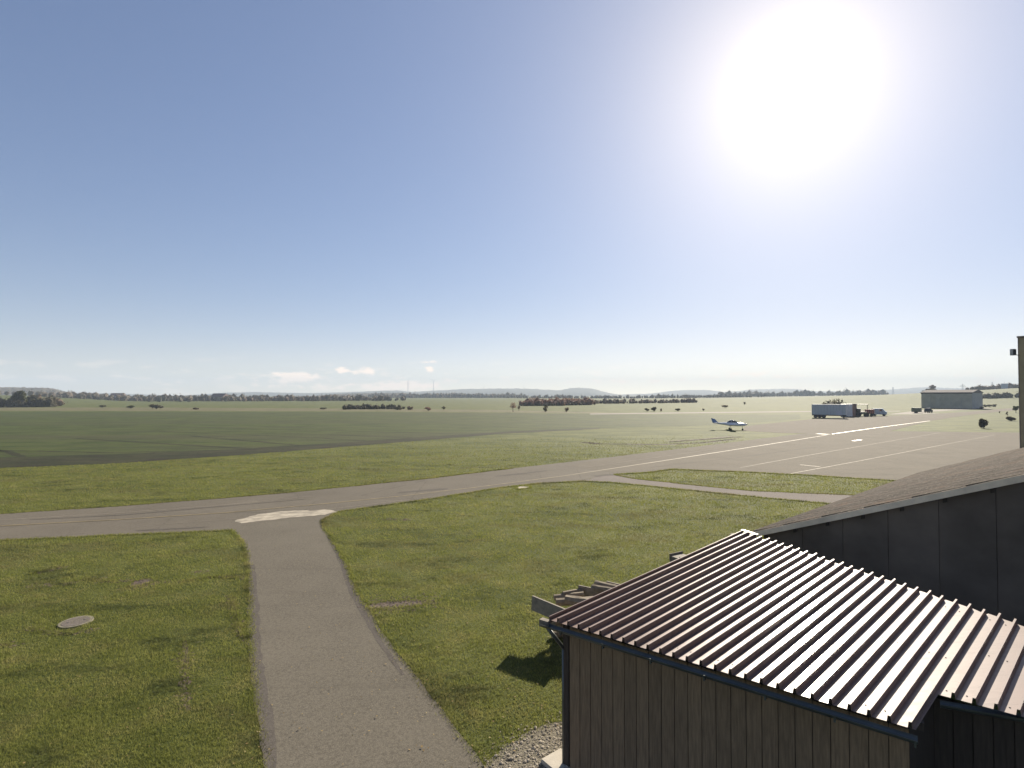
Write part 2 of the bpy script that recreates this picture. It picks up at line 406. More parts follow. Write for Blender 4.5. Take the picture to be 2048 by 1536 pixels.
M['flash'] = simple('galvanised', (0.55, 0.50, 0.42), 0.4, metal=0.5, var=0.1)
M['tower'] = simple('tower_cladding', (0.36, 0.30, 0.18), 0.8, var=0.15, scale=1.5)
M['tower_edge'] = simple('tower_corner', (0.26, 0.22, 0.17), 0.6, var=0.1)
M['hangar'] = simple('hangar_sheet', (0.46, 0.43, 0.33), 0.8, var=0.15, scale=0.4)
M['hangar_side'] = simple('hangar_side', (0.36, 0.36, 0.34), 0.8, var=0.15, scale=0.4)
M['hangar_roof'] = simple('hangar_roof', (0.15, 0.135, 0.125), 0.95, spec=0.1, var=0.15, scale=0.4)
M['dark'] = simple('dark_rubber', (0.025, 0.025, 0.027), 0.7, var=0.2)
M['white_paint'] = simple('white_paint', (0.70, 0.70, 0.72), 0.25, var=0.04)
M['blue_paint'] = simple('blue_stripe', (0.12, 0.20, 0.38), 0.3, var=0.05)
M['trailer'] = simple('blue_grey_panel', (0.48, 0.50, 0.50), 0.7, var=0.08)
M['container'] = simple('pale_container', (0.50, 0.50, 0.54), 0.6, var=0.08)
M['brown_box'] = simple('brown_cladding', (0.15, 0.10, 0.09), 0.7, var=0.15)
M['red_rust'] = simple('rusty_red', (0.38, 0.12, 0.08), 0.6, var=0.2)
M['olive'] = simple('olive_paint', (0.11, 0.12, 0.07), 0.5, var=0.15)
M['van'] = simple('pale_blue_paint', (0.36, 0.44, 0.50), 0.3, var=0.05)
M['grey_metal'] = simple('grey_metal', (0.30, 0.31, 0.31), 0.4, metal=0.6)
M['steel'] = simple('galvanised_steel', (0.30, 0.31, 0.33), 0.5, metal=0.4)
M['tank'] = simple('tower_tank', (0.42, 0.46, 0.52), 0.5, var=0.06)
m, nt, b = mat_new('tinted_glass')
b.inputs['Base Color'].default_value = (0.03, 0.035, 0.045, 1); b.inputs['Roughness'].default_value = 0.08; b.inputs['Specular IOR Level'].default_value = 0.8
M['glass'] = m

# ------------------------------------------------------------------ ground
def polar_ground():
    rs = np.concatenate([np.linspace(0.5, 60, 20), np.geomspace(70, 320, 26)[1:], np.linspace(330, 700, 38), np.geomspace(740, 5500, 24)])
    na = 256; a = np.linspace(0, 2 * np.pi, na, endpoint=False)
    X = rs[:, None] * np.sin(a)[None]; Y = rs[:, None] * np.cos(a)[None]
    Zz = T(X, Y)
    V = np.stack([X, Y, Zz], -1).reshape(-1, 3)
    i = np.arange(len(rs) - 1)[:, None] * na; j = np.arange(na)[None]; j2 = (j + 1) % na
    Fq = np.stack([i + j, i + j2, i + na + j2, i + na + j], -1).reshape(-1, 4)
    V = np.vstack([V, [[0, 0, 0]]]); c = len(V) - 1
    tri = np.stack([np.full(na, c), (np.arange(na) + 1) % na, np.arange(na), np.arange(na)], -1)
    me = npmesh('ground', V, Fq[:, ::-1], True)
    return me
gm = polar_ground()
bm = bmesh.new(); bm.from_mesh(gm)
bm.verts.ensure_lookup_table()
inner = [v for v in bm.verts if v.co.x ** 2 + v.co.y ** 2 < 0.3]
bmesh.ops.contextual_create(bm, geom=[e for e in bm.edges if e.is_boundary and e.verts[0] in inner and e.verts[1] in inner])
loose = [v for v in bm.verts if not v.link_faces]
bmesh.ops.delete(bm, geom=loose, context='VERTS')
bmesh.ops.recalc_face_normals(bm, faces=bm.faces)
bm.to_mesh(gm); bm.free()
tag(link('ground', gm, None, M['ground']), kind='structure')

def dense(pts, step, jit, closed=True):
    """polyline resampled with a slightly ragged edge"""
    o = []; n = len(pts)
    for i in range(n if closed else n - 1):
        a, b_ = pts[i], pts[(i + 1) % n]; L = (b_ - a).length; k = max(1, min(60, int(L / step)))
        for q in range(k):
            p = a.lerp(b_, q / k)
            if 0 < q: p = p + Vector((random.uniform(-jit, jit), random.uniform(-jit, jit), 0))
            o.append(p)
    return o
MASKS = []
def sheet(name, pix, z, mat, step=0.5, jit=0.06, mask=True, world=None):
    pts = world or [G(x, y) for x, y in pix]
    pts = dense(pts, step, jit)
    if mask: MASKS.append(np.array([(p.x, p.y) for p in pts]))
    bm = bmesh.new(); vs_ = [bm.verts.new((p.x, p.y, z)) for p in pts]
    f = bm.faces.new(vs_)
    if f.calc_area() and f.normal.z < 0: f.normal_flip()
    f.normal_update()
    if f.normal.z < 0: f.normal_flip()
    bmesh.ops.triangulate(bm, faces=[f])
    me = bpy.data.meshes.new(name); bm.to_mesh(me); bm.free()
    return tag(link(name, me, None, mat), kind='structure')

top_edge = [(-260, 1046), (0, 1028), (200, 1015), (400, 1000), (560, 987), (700, 973), (860, 957), (1000, 940), (1130, 925), (1250, 911), (1430, 889), (1600, 868)]
sheet('taxiway', top_edge + [(1700, 862), (1600, 905), (1300, 945), (1225, 950), (1160, 963), (1080, 967), (1000, 976), (850, 1000), (680, 1023),
      (480, 1052), (460, 1061), (250, 1070), (0, 1081), (-260, 1094)], 0.012, M['taxi'], 0.8, 0.07)
sheet('driveway', [(420, 1040), (465, 1062), (486, 1085), (494, 1115), (497, 1150), (500, 1250), (507, 1350), (520, 1450), (530, 1536), (545, 1750),
      (1080, 1750), (1010, 1610), (970, 1536), (930, 1480), (880, 1412), (832, 1352), (790, 1300), (745, 1232), (712, 1180), (690, 1122), (660, 1075), (642, 1042), (690, 1018)],
      0.008, M['drive'], 0.35, 0.03)
sheet('apron', [(1130, 931), (1250, 912.5), (1430, 890), (1600, 869.5), (1640, 867.5), (1560, 866), (1484, 861.5), (1492, 852), (1628, 838), (1780, 831.5), (1850, 829),
      (1930, 824), (2010, 817), (2120, 811), (2120, 816), (2010, 822), (1930, 831), (1860, 842), (1800, 857), (1780, 862.5), (1900, 864), (2100, 866), (2400, 868), (2400, 1000),
      (1790, 962), (1600, 950), (1450, 943), (1330, 938), (1235, 947)], 0.016, M['apron'], 1.2, 0.12)
sheet('service_road', [(1160, 962), (1225, 949), (1270, 958), (1380, 970), (1500, 982), (1690, 990), (1900, 1000), (1900, 1040), (1700, 1012), (1500, 993), (1350, 978), (1230, 966)],
      0.020, M['service'], 0.7, 0.08)
sheet('crop_field', [(-700, 985), (0, 936), (250, 925), (500, 908), (760, 887), (1000, 867), (1200, 857), (1420, 851), (1500, 846), (1600, 838), (1600, 829),
      (1300, 829.5), (1000, 826), (700, 824), (0, 823), (-700, 823)], 0.010, M['crop'], 3, 0.25)
sheet('headland', [(-700, 987), (0, 937), (250, 926), (500, 909), (760, 888), (1000, 868), (1200, 857.5), (1200, 855.5), (1000, 863.5), (760, 880), (560, 893), (500, 897), (250, 908), (0, 915), (-700, 930)], 0.014, M['headland'], 1.0, 0.25)
for tp, tw_ in (([(-60, 893), (20, 905), (60, 920), (90, 927)], .5), ([(150, 877), (300, 886), (420, 893), (520, 899)], .6), ([(380, 872), (520, 884), (600, 891)], .5), ([(300, 862), (640, 876), (760, 884)], .4), ([(560, 866), (860, 877)], .4),
                ([(-60, 900), (200, 905), (420, 903)], .5), ([(200, 850), (700, 862), (900, 868)], .5), ([(900, 850), (1100, 858)], .5)):
    q = [G(*p) for p in tp]; L_ = []; R_ = []
    for i_, p_ in enumerate(q):
        d_ = (q[min(i_ + 1, len(q) - 1)] - q[max(i_ - 1, 0)]).normalized(); n_ = Vector((-d_.y, d_.x, 0)) * tw_ / 2 * 1.7
        L_.append(p_ + n_); R_.append(p_ - n_)
    sheet('tramline', None, 0.018 + 0.001 * len(MASKS) % 0.004, M['headland'], 0.9, 0.2, mask=False, world=L_ + R_[::-1])
sheet('dry_verge', [(-700, 821.5), (0, 821.5), (700, 822.5), (1000, 824.5), (1250, 828), (1250, 826), (1000, 820), (700, 817), (300, 815), (-700, 816)], 0.012, M['meadow'], 4, 1.6, mask=False)
sheet('runway', [(1180, 829.2), (1400, 826.6), (1628, 824), (1800, 823), (1800, 821.6), (1628, 821.8), (1400, 824.2), (1180, 827)], 0.020, M['runway'], 8, 0.05, mask=False)
sheet('hangar_track', [(1775, 829), (1838, 820.5), (1900, 818), (1975, 815.5), (1985, 817), (1905, 821), (1850, 824.3), (1880, 826.5), (1830, 829)], 0.024, M['runway'], 4, 0.1, mask=False)
sheet('concrete_patch', [(470, 1042), (500, 1033), (530, 1027), (560, 1023), (590, 1021.5), (620, 1022), (640, 1020), (660, 1020), (676, 1024), (650, 1030), (605, 1034), (560, 1038), (500, 1045), (482, 1047)],
      0.017, M['pale_paving'], 0.22, 0.11)
sheet('concrete_patch', [(1030, 976), (1036, 973.5), (1048, 972.5), (1062, 973), (1062, 976), (1040, 979.5)], 0.017, M['pale_paving'], 0.22, 0.11)
sheet('gravel_bed', [(955, 1560), (975, 1522), (1010, 1490), (1060, 1462), (1110, 1445), (1180, 1425), (1260, 1700), (1060, 1720)], 0.010, M['gravel_bed'], 0.2, 0.07)
GRAVEL = MASKS[-1]
def strip(name, pix, w, z, mat, step=0.3, jit=0.08):
    q = dense([G(*p) for p in pix], step, 0.0, False); L_ = []; R_ = []
    for i_, p_ in enumerate(q):
        d_ = (q[min(i_ + 1, len(q) - 1)] - q[max(i_ - 1, 0)]).normalized(); n_ = Vector((-d_.y, d_.x, 0))
        t_ = math.sin(math.pi * (i_ + .5) / len(q)) ** .3
        L_.append(p_ + n_ * w * t_ * random.uniform(.35, .6)); R_.append(p_ - n_ * w * t_ * random.uniform(.35, .6))
    return sheet(name, None, z, mat, .2 if name == 'bare_soil' else 9, .05 if name == 'bare_soil' else 0, mask=name == 'bare_soil', world=L_ + R_[::-1])
strip('asphalt_patch', [(505, 1130), (507, 1250), (515, 1350), (532, 1450), (550, 1640)], .34, 0.0105, M['patch'])
strip('asphalt_patch', [(655, 1070), (682, 1122), (702, 1180), (730, 1232), (770, 1300), (815, 1362)], .20, 0.0105, M['patch'])
strip('asphalt_patch', [(796, 986), (850, 981), (905, 977)], .55, 0.021, M['patch'])
strip('asphalt_patch', [(990, 953), (1040, 948), (1100, 941)], .5, 0.021, M['patch'])
strip('asphalt_patch', [(60, 1040), (250, 1030), (480, 1010), (620, 998)], .22, 0.021, M['patch'])
strip('asphalt_patch', [(1190, 953), (1230, 949), (1275, 957)], .9, 0.0245, M['patch'])
strip('asphalt_patch', [(270, 1062), (330, 1059), (430, 1054)], .22, 0.021, M['patch'])
strip('asphalt_patch', [(1300, 935), (1480, 915), (1640, 893)], .18, 0.021, M['patch'])
strip('asphalt_patch', [(-60, 1044), (200, 1029), (420, 1013), (640, 992)], .10, 0.0205, M['joint'])
strip('asphalt_patch', [(250, 1056), (480, 1037), (700, 1014), (900, 990), (1050, 969)], .08, 0.0205, M['joint'])
strip('asphalt_patch', [(1150, 938), (1300, 917), (1500, 889)], .14, 0.0255, M['joint'])
def line(name, pts, w, z, mat, dash=None):
    ps = [G(*p) for p in pts]; ps = dense(ps, 1.5, 0.0, False) + [ps[-1]]
    bm = bmesh.new(); acc = 0; prev = None
    for i, p in enumerate(ps):
        d = (ps[min(i + 1, len(ps) - 1)] - ps[max(i - 1, 0)]).normalized(); nrm = Vector((-d.y, d.x, 0))
        on = dash is None or (i % dash[1]) < dash[0]
        ww = w * random.uniform(0.85, 1.1)
        a = bm.verts.new((p.x + nrm.x * ww / 2, p.y + nrm.y * ww / 2, z)); b_ = bm.verts.new((p.x - nrm.x * ww / 2, p.y - nrm.y * ww / 2, z))
        if prev and on: bm.faces.new((prev[0], prev[1], b_, a))
        prev = (a, b_)
    me = bpy.data.meshes.new(name)
    bmesh.ops.recalc_face_normals(bm, faces=bm.faces)
    if bm.faces and list(bm.faces)[0].normal.z < 0: bmesh.ops.reverse_faces(bm, faces=bm.faces)
    bm.to_mesh(me); bm.free()
    return tag(link(name, me, None, mat), kind='structure')
line('taxiway_centreline', [(-260, 1068), (0, 1052.5), (250, 1039), (450, 1026), (650, 1008), (800, 993), (960, 974), (1130, 952), (1300, 926), (1480, 898), (1600, 879), (1655, 870)], 0.15, 0.026, M['yellow'])
line('white_edge_line', [(1664, 868.3), (1740, 857.5), (1800, 849.5), (1860, 842)], 0.26, 0.028, M['white'])
line('apron_line', [(1640, 868.5), (1650, 868)], 2.2, 0.0275, M['yellow'])
line('apron_line', [(1580, 948), (1700, 926), (1850, 897), (1990, 870)], 0.12, 0.028, M['faded'])
line('apron_line', [(1480, 936), (1600, 914), (1760, 886), (1880, 866)], 0.10, 0.028, M['faded'])
line('apron_line', [(1600, 930), (1640, 934)], 0.15, 0.030, M['yellow'])
line('apron_line', [(1706, 882), (1722, 880)], 0.5, 0.028, M['white'])

# ruts and molehill-like bare soil in the lawn: thin raised crumbly patches
strip('bare_soil', [(262, 1167), (285, 1164), (318, 1166)], .75, 0.004, M['soil'])
strip('bare_soil', [(735, 1214), (780, 1210), (830, 1206), (875, 1203)], .6, 0.004, M['soil'])
strip('bare_soil', [(172, 1158), (230, 1163), (262, 1162)], .09, 0.004, M['soil'])
strip('bare_soil', [(365, 1163), (430, 1153), (496, 1157)], .09, 0.004, M['soil'])
strip('bare_soil', [(60, 1148), (100, 1140), (138, 1133)], .10, 0.004, M['soil'])
strip('bare_soil', [(60, 1256), (130, 1268), (182, 1262)], .10, 0.004, M['soil'])
strip('bare_soil', [(0, 1289), (45, 1292)], .10, 0.004, M['soil'])
strip('bare_soil', [(368, 1280), (373, 1310), (371, 1345)], .16, 0.004, M['soil'])
strip('bare_soil', [(464, 1190), (476, 1250), (492, 1285)], .07, 0.004, M['soil'])
strip('bare_soil', [(1200, 888), (1320, 889.5), (1400, 886), (1475, 878)], .9, 0.004, M['soil'])
strip('bare_soil', [(1330, 882), (1400, 879), (1470, 872)], .8, 0.004, M['soil'])
def soil_patch(pts, w):
    ps = [G(*p) for p in pts]; V = []; Fc = []
    rng = np.random.default_rng(int(pts[0][0]))
    for a, b_ in zip(ps, ps[1:]):
        L = (b_ - a).length; n = int(L * 75 * (w / 0.2)) + 4
        for _ in range(n):
            t = rng.random(); c = a.lerp(b_, t) + Vector((rng.normal(0, w / 1.6), rng.normal(0, w / 1.6), 0))
            s = rng.uniform(0.01, 0.045) * (1 + c.y / 30); k = len(V); ph = rng.uniform(0, 6.28)
            ring = [(c.x + s * math.cos(ph + q * 1.047) * rng.uniform(.6, 1.3), c.y + s * math.sin(ph + q * 1.047) * rng.uniform(.6, 1.3), 0.0) for q in range(6)]
            V += ring + [(c.x, c.y, s * rng.uniform(.15, .5))]
            Fc += [(k + q, k + (q + 1) % 6, k + 6) for q in range(6)]
    return V, Fc
SV, SF = [], []
for pts, w in [([(70, 1146), (135, 1133)], .14), ([(60, 1172), (150, 1165)], .2), ([(172, 1156), (220, 1162), (300, 1160)], .16), ([(256, 1172), (312, 1166)], .42),
               ([(365, 1163), (430, 1152), (495, 1156)], .14), ([(385, 1144), (420, 1143)], .12), ([(725, 1208), (800, 1206), (872, 1203)], .5), ([(748, 1222), (790, 1212)], .25),
               ([(462, 1190), (475, 1250), (494, 1290)], .12), ([(60, 1255), (130, 1268), (180, 1262)], .16), ([(0, 1288), (40, 1292)], .14),
               ([(770, 1038), (820, 1040)], .15), 
               ([(370, 1300), (372, 1420)], .14), ([(1200, 888), (1320, 889), (1400, 886), (1470, 878)], .2), ([(1340, 884), (1480, 874)], .22), ([(1170, 885), (1200, 888)], .5)]:
    v, f = soil_patch(pts, w); k = len(SV); SV += v; SF += [tuple(i + k for i in q) for q in f]
o = link('soil_clods', npmesh('soil_clods', SV, SF), None, M['soil'])
tag(o, 'dark crumbs of bare soil along ruts in the lawn', 'soil', kind='stuff')

# ------------------------------------------------------------------ main building with gable wall and fibre-cement roof
P0 = Vector((7.77, 16.97, 0)); GH = Vector((0.641, -0.767, 0)).normalized(); EH = Vector((0.767, 0.641, 0)).normalized()
EAVE = 2.54; SL = 0.408; HALF = 9.6; LEN = 20.4
def mbp(t, e, z): 
    p = P0 + GH * t + EH * e; return Vector((p.x, p.y, z))
def roofz(t): return EAVE + SL * (t if t <= HALF else 2 * HALF - t)
bld = thing('clubhouse', 'long building with brown corrugated roof and dark gable wall behind the metal roof', 'building', P0)
def rel(p): return Vector(p) - P0
g = MB(); g.prism([rel(mbp(0.35, 0.12, 0)), rel(mbp(2 * HALF - 0.35, 0.12, 0)), rel(mbp(2 * HALF - 0.35, 0.12, roofz(2 * HALF - 0.35) - 0.02)), rel(mbp(HALF, 0.12, roofz(HALF) - 0.02)), rel(mbp(0.35, 0.12, roofz(0.35) - 0.02))], EH * 0.3)
g.build('gable_wall', M['gable'], bld)
npan = 17; pwid = (2 * HALF - 0.7) / npan
for i_ in range(npan):
    ta = 0.35 + i_ * pwid + 0.006; tb = ta + pwid - 0.012; tops = [(tb, roofz(tb) - .05), (ta, roofz(ta) - .05)]
    if ta < HALF < tb: tops = [(tb, roofz(tb) - .05), (HALF, roofz(HALF) - .05), (ta, roofz(ta) - .05)]
    e_ = 0.10 + random.uniform(-.003, .003)
    g = MB(); g.prism([rel(mbp(ta, e_ - .02, 0.1)), rel(mbp(tb, e_ - .02, 0.1))] + [rel(mbp(t_, e_ - .02, z_)) for t_, z_ in tops], EH * 0.03); g.build('cladding_panel', M['gable'], bld)
g = MB(); g.prism([rel(mbp(0.35, 0.43, 0)), rel(mbp(0.65, 0.43, 0)), rel(mbp(0.65, 0.43, roofz(0.35) - 0.18)), rel(mbp(0.35, 0.43, roofz(0.35) - 0.18))], EH * (LEN - 0.8))
g.build('side_wall', M['gable'], bld)
# verge trim, a light strip with a step
for e0, nm in ((-0.05, 'verge_trim'), (LEN - 0.02, 'verge_trim')):
    g = MB()
    for ta, tb in ((-0.15, HALF), (2 * HALF + 0.15, HALF)):
        a = mbp(ta, e0, roofz(ta) - 0.10); b_ = mbp(tb, e0, roofz(tb) - 0.10)
        g.prism([rel(a) - EH * .03, rel(b_) - EH * .03, rel(b_) + Vector((0, 0, 0.17)), rel(a) + Vector((0, 0, 0.17))], EH * 0.17)
    g.build(nm, M['verge'], bld)
for t0 in np.arange(0.3, HALF, 0.9):
    a = mbp(t0, 0.02, roofz(t0) - 0.22); g = MB(); g.prism([rel(a), rel(mbp(t0 + 0.08, 0.02, roofz(t0 + 0.08) - 0.22)), rel(mbp(t0 + 0.08, 0.02, roofz(t0 + 0.08) - 0.10)), rel(mbp(t0, 0.02, roofz(t0) - 0.10))], EH * 0.1)
    g.build('rafter_end', M['wood_dark'], bld)
# corrugated sheets: six courses up each slope, each sheet a part
pitch = 0.177; cw = pitch * 6; nsx = int(round(LEN / cw)); cw = LEN / nsx; pw = cw / 6
slope_len = math.hypot(1, SL)
def corr_mesh(nm, courseL):
    V = []; nx = 48
    for r_, t_ in enumerate((0, courseL)):
        for i in range(nx + 1):
            e = cw * i / nx; V.append((t_, e, 0.034 * math.cos(2 * math.pi * e / pw)))
    Fc = [(i, i + nx + 1, i + nx + 2, i + 1) for i in range(nx)]
    # lower edge thickness
    k = len(V)
    for i in range(nx + 1): V.append((0, V[i][1], V[i][2] - 0.012))
    Fc += [(i, i + 1, k + i + 1, k + i) for i in range(nx)]
    return npmesh(nm, V, Fc, True)
ncourse = 9; cl = (HALF + 0.15) * slope_len / ncourse
cm1 = corr_mesh('roof_sheet', cl + 0.10)
cm1.materials.append(M['fibre'])
for side in (0, 1):
    for r_ in range(ncourse):
        for q in range(nsx):
            o = bpy.data.objects.new('roof_sheet', cm1); COL.objects.link(o); o.parent = bld
            t0 = -0.15 + r_ * (HALF + 0.15) / ncourse
            th = math.atan(SL)
            if side == 0:
                base = mbp(t0, q * cw, EAVE + SL * t0 + 0.045); gx = GH
            else:
                base = mbp(2 * HALF - t0, q * cw, EAVE + SL * t0 + 0.045); gx = -GH
            xax = (gx * math.cos(th) + Vector((0, 0, math.sin(th)))).normalized()
            tilt = 0.012
            yax = EH; zax = xax.cross(yax) if side == 0 else xax.cross(yax)
            if zax.z < 0: zax = -zax
            xax2 = (xax - zax * (0.018 / cl) + zax * random.uniform(-.002, .002)).normalized(); zax2 = (zax + xax * (0.018 / cl)).normalized()
            mtx = Matrix((xax2, yax, zax2)).transposed().to_4x4(); mtx.translation = rel(base) + zax * 0.018
            o.matrix_local = mtx
g = MB(); g.prism([rel(mbp(HALF - 0.2, 0, roofz(HALF - 0.2) + 0.09)), rel(mbp(HALF, 0, roofz(HALF) + 0.12)), rel(mbp(HALF + 0.2, 0, roofz(HALF - 0.2) + 0.09)), rel(mbp(HALF, 0, roofz(HALF) + 0.06))], EH * LEN)
g.build('ridge_cap', M['fibre'], bld)

# ------------------------------------------------------------------ shed with trapezoidal metal roof
A = Vector((0.71, 9.80, 2.80))
RH = Vector((0.777, 0.63, 0)).normalized(); UH = Vector((RH.y, -RH.x, 0))
EV = Vector((0.804, -0.595, 0)).normalized(); NH = Vector((0.595, 0.804, 0)).normalized()
KS = 0.062
def rz_(p): return A.z + KS * (p - A).dot(NH)
def on_roof(px, py):
    d = ray(px, py); n = Vector((KS * NH.x, KS * NH.y, -1))
    t = (n.dot(A) - n.dot(Vector((0, 0, CAM_H)))) / n.dot(d)
    return Vector((0, 0, CAM_H)) + d * t
cA = on_roof(1100, 1240); cB = on_roof(1486, 1070); cD = on_roof(1829, 1459); cD2 = on_roof(1880, 1390); cE = on_roof(1977, 1225)
cT0 = on_roof(1520, 1076); cE2 = on_roof(2048, 1252)
eave_dir = (cD - cA); eave_dir.z = 0; eave_dir.normalize()
def line_t(u, p, d):
    """parameter along RH where the rib at offset u meets the plan line p + s d"""
    o = Vector((cA.x, cA.y, 0)) + UH * u; p = Vector((p.x, p.y, 0)); d = Vector((d.x, d.y, 0))
    den = RH.x * d.y - RH.y * d.x; w = p - o
    return (w.x * d.y - w.y * d.x) / den
uD = (cD - cA).dot(UH); uB = (cB - cA).dot(UH)
topd = (cE2 - cT0)
shed = thing('timber_shed', 'timber shed with glossy brown trapezoidal metal roof in the lower right', 'shed', (cA.x, cA.y, 0))
SO = Vector((cA.x, cA.y, 0))
RIB = uD / 25.0
nrib_sheet = 5
def roof_sheet(k0, k1):
    prof = []
    for k in range(k0, k1):
        u0 = k * RIB
        prof += [(u0 + 0.0, 0.0), (u0 + RIB * 0.68, 0.0), (u0 + RIB * 0.73, 0.078), (u0 + RIB * 0.87, 0.078), (u0 + RIB * 0.92, 0.0)]
    prof.append((k1 * RIB + 0.012, 0.001))
    V = []; 
    rows = 14
    for r_ in range(rows + 1):
        for (u, h) in prof:
            cut = (k0 * RIB >= uD - 0.01)
            ts = line_t(u, cD2, eave_dir) if cut else line_t(u, cA, eave_dir)
            te = line_t(u, cT0, topd) + 0.03 * math.sin(int(u / RIB) * 2.3)
            t = ts + (te - ts) * r_ / rows
            p = Vector((cA.x, cA.y, 0)) + UH * u + RH * t
            V.append((p.x - SO.x, p.y - SO.y, rz_(p) + h))
    n = len(prof); Fc = []
    for r_ in range(rows):
        for i in range(n - 1): Fc.append((r_ * n + i, r_ * n + i + 1, (r_ + 1) * n + i + 1, (r_ + 1) * n + i))
    me = npmesh('metal_sheet', V, Fc)
    return me
ks = [0, 5, 10, 15, 20, 25, 30, 35, 40]
for k0, k1 in zip(ks, ks[1:]):
    me = roof_sheet(k0, k1)
    bm = bmesh.new(); bm.from_mesh(me)
    bmesh.ops.recalc_face_normals(bm, faces=bm.faces)
    if sum(f.normal.z for f in bm.faces) < 0: bmesh.ops.reverse_faces(bm, faces=bm.faces)
    ext = bmesh.ops.solidify(bm, geom=list(bm.faces), thickness=0.003)
    bm.to_mesh(me); bm.free()
    link('metal_sheet', me, shed, M['sheet'])
# screw heads along the battens
scr = MB().tube((0, 0, 0), (0, 0, 0.006), 0.012, 0.006, 6).mesh('screw'); scr.materials.append(M['dark'])
cnt = 0
for k in range(0, 40, 1):
    for frac in (0.05, 0.5, 0.93):
        if (k * 7 + int(frac * 10)) % 3 == 0: continue
        u = (k + 0.32) * RIB
        ts = line_t(u, cD2 if u > uD else cA, eave_dir); te = line_t(u, cT0, topd)
        p = Vector((cA.x, cA.y, 0)) + UH * u + RH * (ts + (te - ts) * frac)
        o = bpy.data.objects.new('screw', scr); COL.objects.link(o); o.parent = shed
        o.location = (p.x - SO.x, p.y - SO.y, rz_(p) + 0.002)
# edge flashings
def rel2(p): return Vector((p.x - SO.x, p.y - SO.y, p.z))
def bar(pa, pb, w, h, name, mat, par, off=0.0):
    g = MB(); d = (pb - pa); dd = Vector((d.x, d.y, 0)).normalized(); nn = Vector((-dd.y, dd.x, 0)) * (w / 2)
    g.prism([rel2(pa - nn), rel2(pa + nn), rel2(pa + nn) + Vector((0, 0, h)), rel2(pa - nn) + Vector((0, 0, h))], d)
    return g.build(name, mat, par)
def rp(u, t, dz=0.0):
    p = Vector((cA.x, cA.y, 0)) + UH * u + RH * t; p.z = rz_(p) + dz; return p
tB = line_t(0, cT0, topd)
bar(rp(-0.03, line_t(-0.03, cA, eave_dir) + .02, -0.07), rp(-0.03, tB, -0.07), 0.02, 0.125, 'edge_flashing', M['sheet'], shed)
bar(rp(-0.05, tB + 0.02, 0.05), rp(0.42, line_t(0.42, cT0, topd) + 0.02, 0.05), 0.09, 0.015, 'top_flashing', M['flash'], shed)
bar(rp(-0.12, tB - 0.45, -0.03), rp(-0.10, tB - 0.30, -0.03), 0.09, 0.05, 'rafter_end', M['lumber'], shed)
# purlins under the sheets and eaves fascia
ti = Vector((NH.x, NH.y, 0))
for d0 in (0.25, 2.0, 3.9):
    a = cA + ti * d0 + eave_dir * (0.26 * d0 + 0.08); b_ = cD + ti * min(d0, 0.9)  + eave_dir * 0.1 if d0 < 1 else cD + ti * d0
    bar(Vector((a.x, a.y, rz_(a) - 0.11)), Vector((b_.x, b_.y, rz_(b_) - 0.11)), 0.08, 0.10, 'purlin', M['wood_dark'], shed)
# wall line, 0.28 m back from the sheet ends
off = 0.26
wA = cA + ti * off + eave_dir * 0.27; wD = cD + ti * off - eave_dir * 0.05
WL = (Vector((wD.x, wD.y, 0)) - Vector((wA.x, wA.y, 0))).length
nb = 23; bw = WL / nb; WT = A.z - 0.13
bd = MB().box((0.004, -0.012, 0.06), (bw - 0.005, 0.012, WT), bevel=0.003).mesh('board'); bd.materials.append(M['board'])
angw = math.atan2(eave_dir.y, eave_dir.x)
for i in range(nb):
    o = bpy.data.objects.new('board', bd); COL.objects.link(o); o.parent = shed
    p = wA + eave_dir * (i * bw)
    o.location = (p.x - SO.x, p.y - SO.y, random.uniform(-.02, .0)); o.rotation_euler = (0, 0, angw)
    o.location += NH * random.uniform(-0.006, 0.0)
def wallbox(pa, pb, z0, z1, th, name, mat, side=1):
    d = Vector((pb.x - pa.x, pb.y - pa.y, 0)); n = Vector((-d.y, d.x, 0)).normalized() * th * side
    a = Vector((pa.x - SO.x, pa.y - SO.y, z0))
    g = MB(); g.prism([a, a + n, a + n + Vector((0, 0, z1 - z0)), a + Vector((0, 0, z1 - z0))], d); return g.build(name, mat, shed)
bk = ti * 0.03
wallbox(wA + bk, wD + bk, 0, WT - 0.02, 0.06, 'wall_core', M['wood_dark'])
# corner post, left side wall, back of the bay
g = MB().box((-0.07, -0.03, 0), (0.05, 0.09, WT), bevel=0.006); o = g.build('corner_post', M['wood_dark'], shed); pw_ = wA - eave_dir * 0.06
o.location = (pw_.x - SO.x, pw_.y - SO.y, 0); o.rotation_euler = (0, 0, angw)
lB = wA + RH * (tB - 0.5)
wallbox(wA + ti * 0.10, lB, 0, WT, 0.05, 'side_wall', M['board'])
# recessed bay on the right
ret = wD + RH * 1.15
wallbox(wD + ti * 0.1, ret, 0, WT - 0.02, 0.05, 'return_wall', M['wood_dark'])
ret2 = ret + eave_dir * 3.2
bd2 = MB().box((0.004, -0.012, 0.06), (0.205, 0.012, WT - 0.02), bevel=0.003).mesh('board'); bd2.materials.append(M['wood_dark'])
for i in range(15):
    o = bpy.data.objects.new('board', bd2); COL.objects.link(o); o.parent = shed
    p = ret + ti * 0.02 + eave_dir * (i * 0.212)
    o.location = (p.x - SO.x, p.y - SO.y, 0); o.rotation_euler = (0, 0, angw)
wallbox(ret + ti * 0.05, ret2 + ti * 0.05, 0, WT - 0.02, 0.05, 'bay_core', M['wood_dark'])
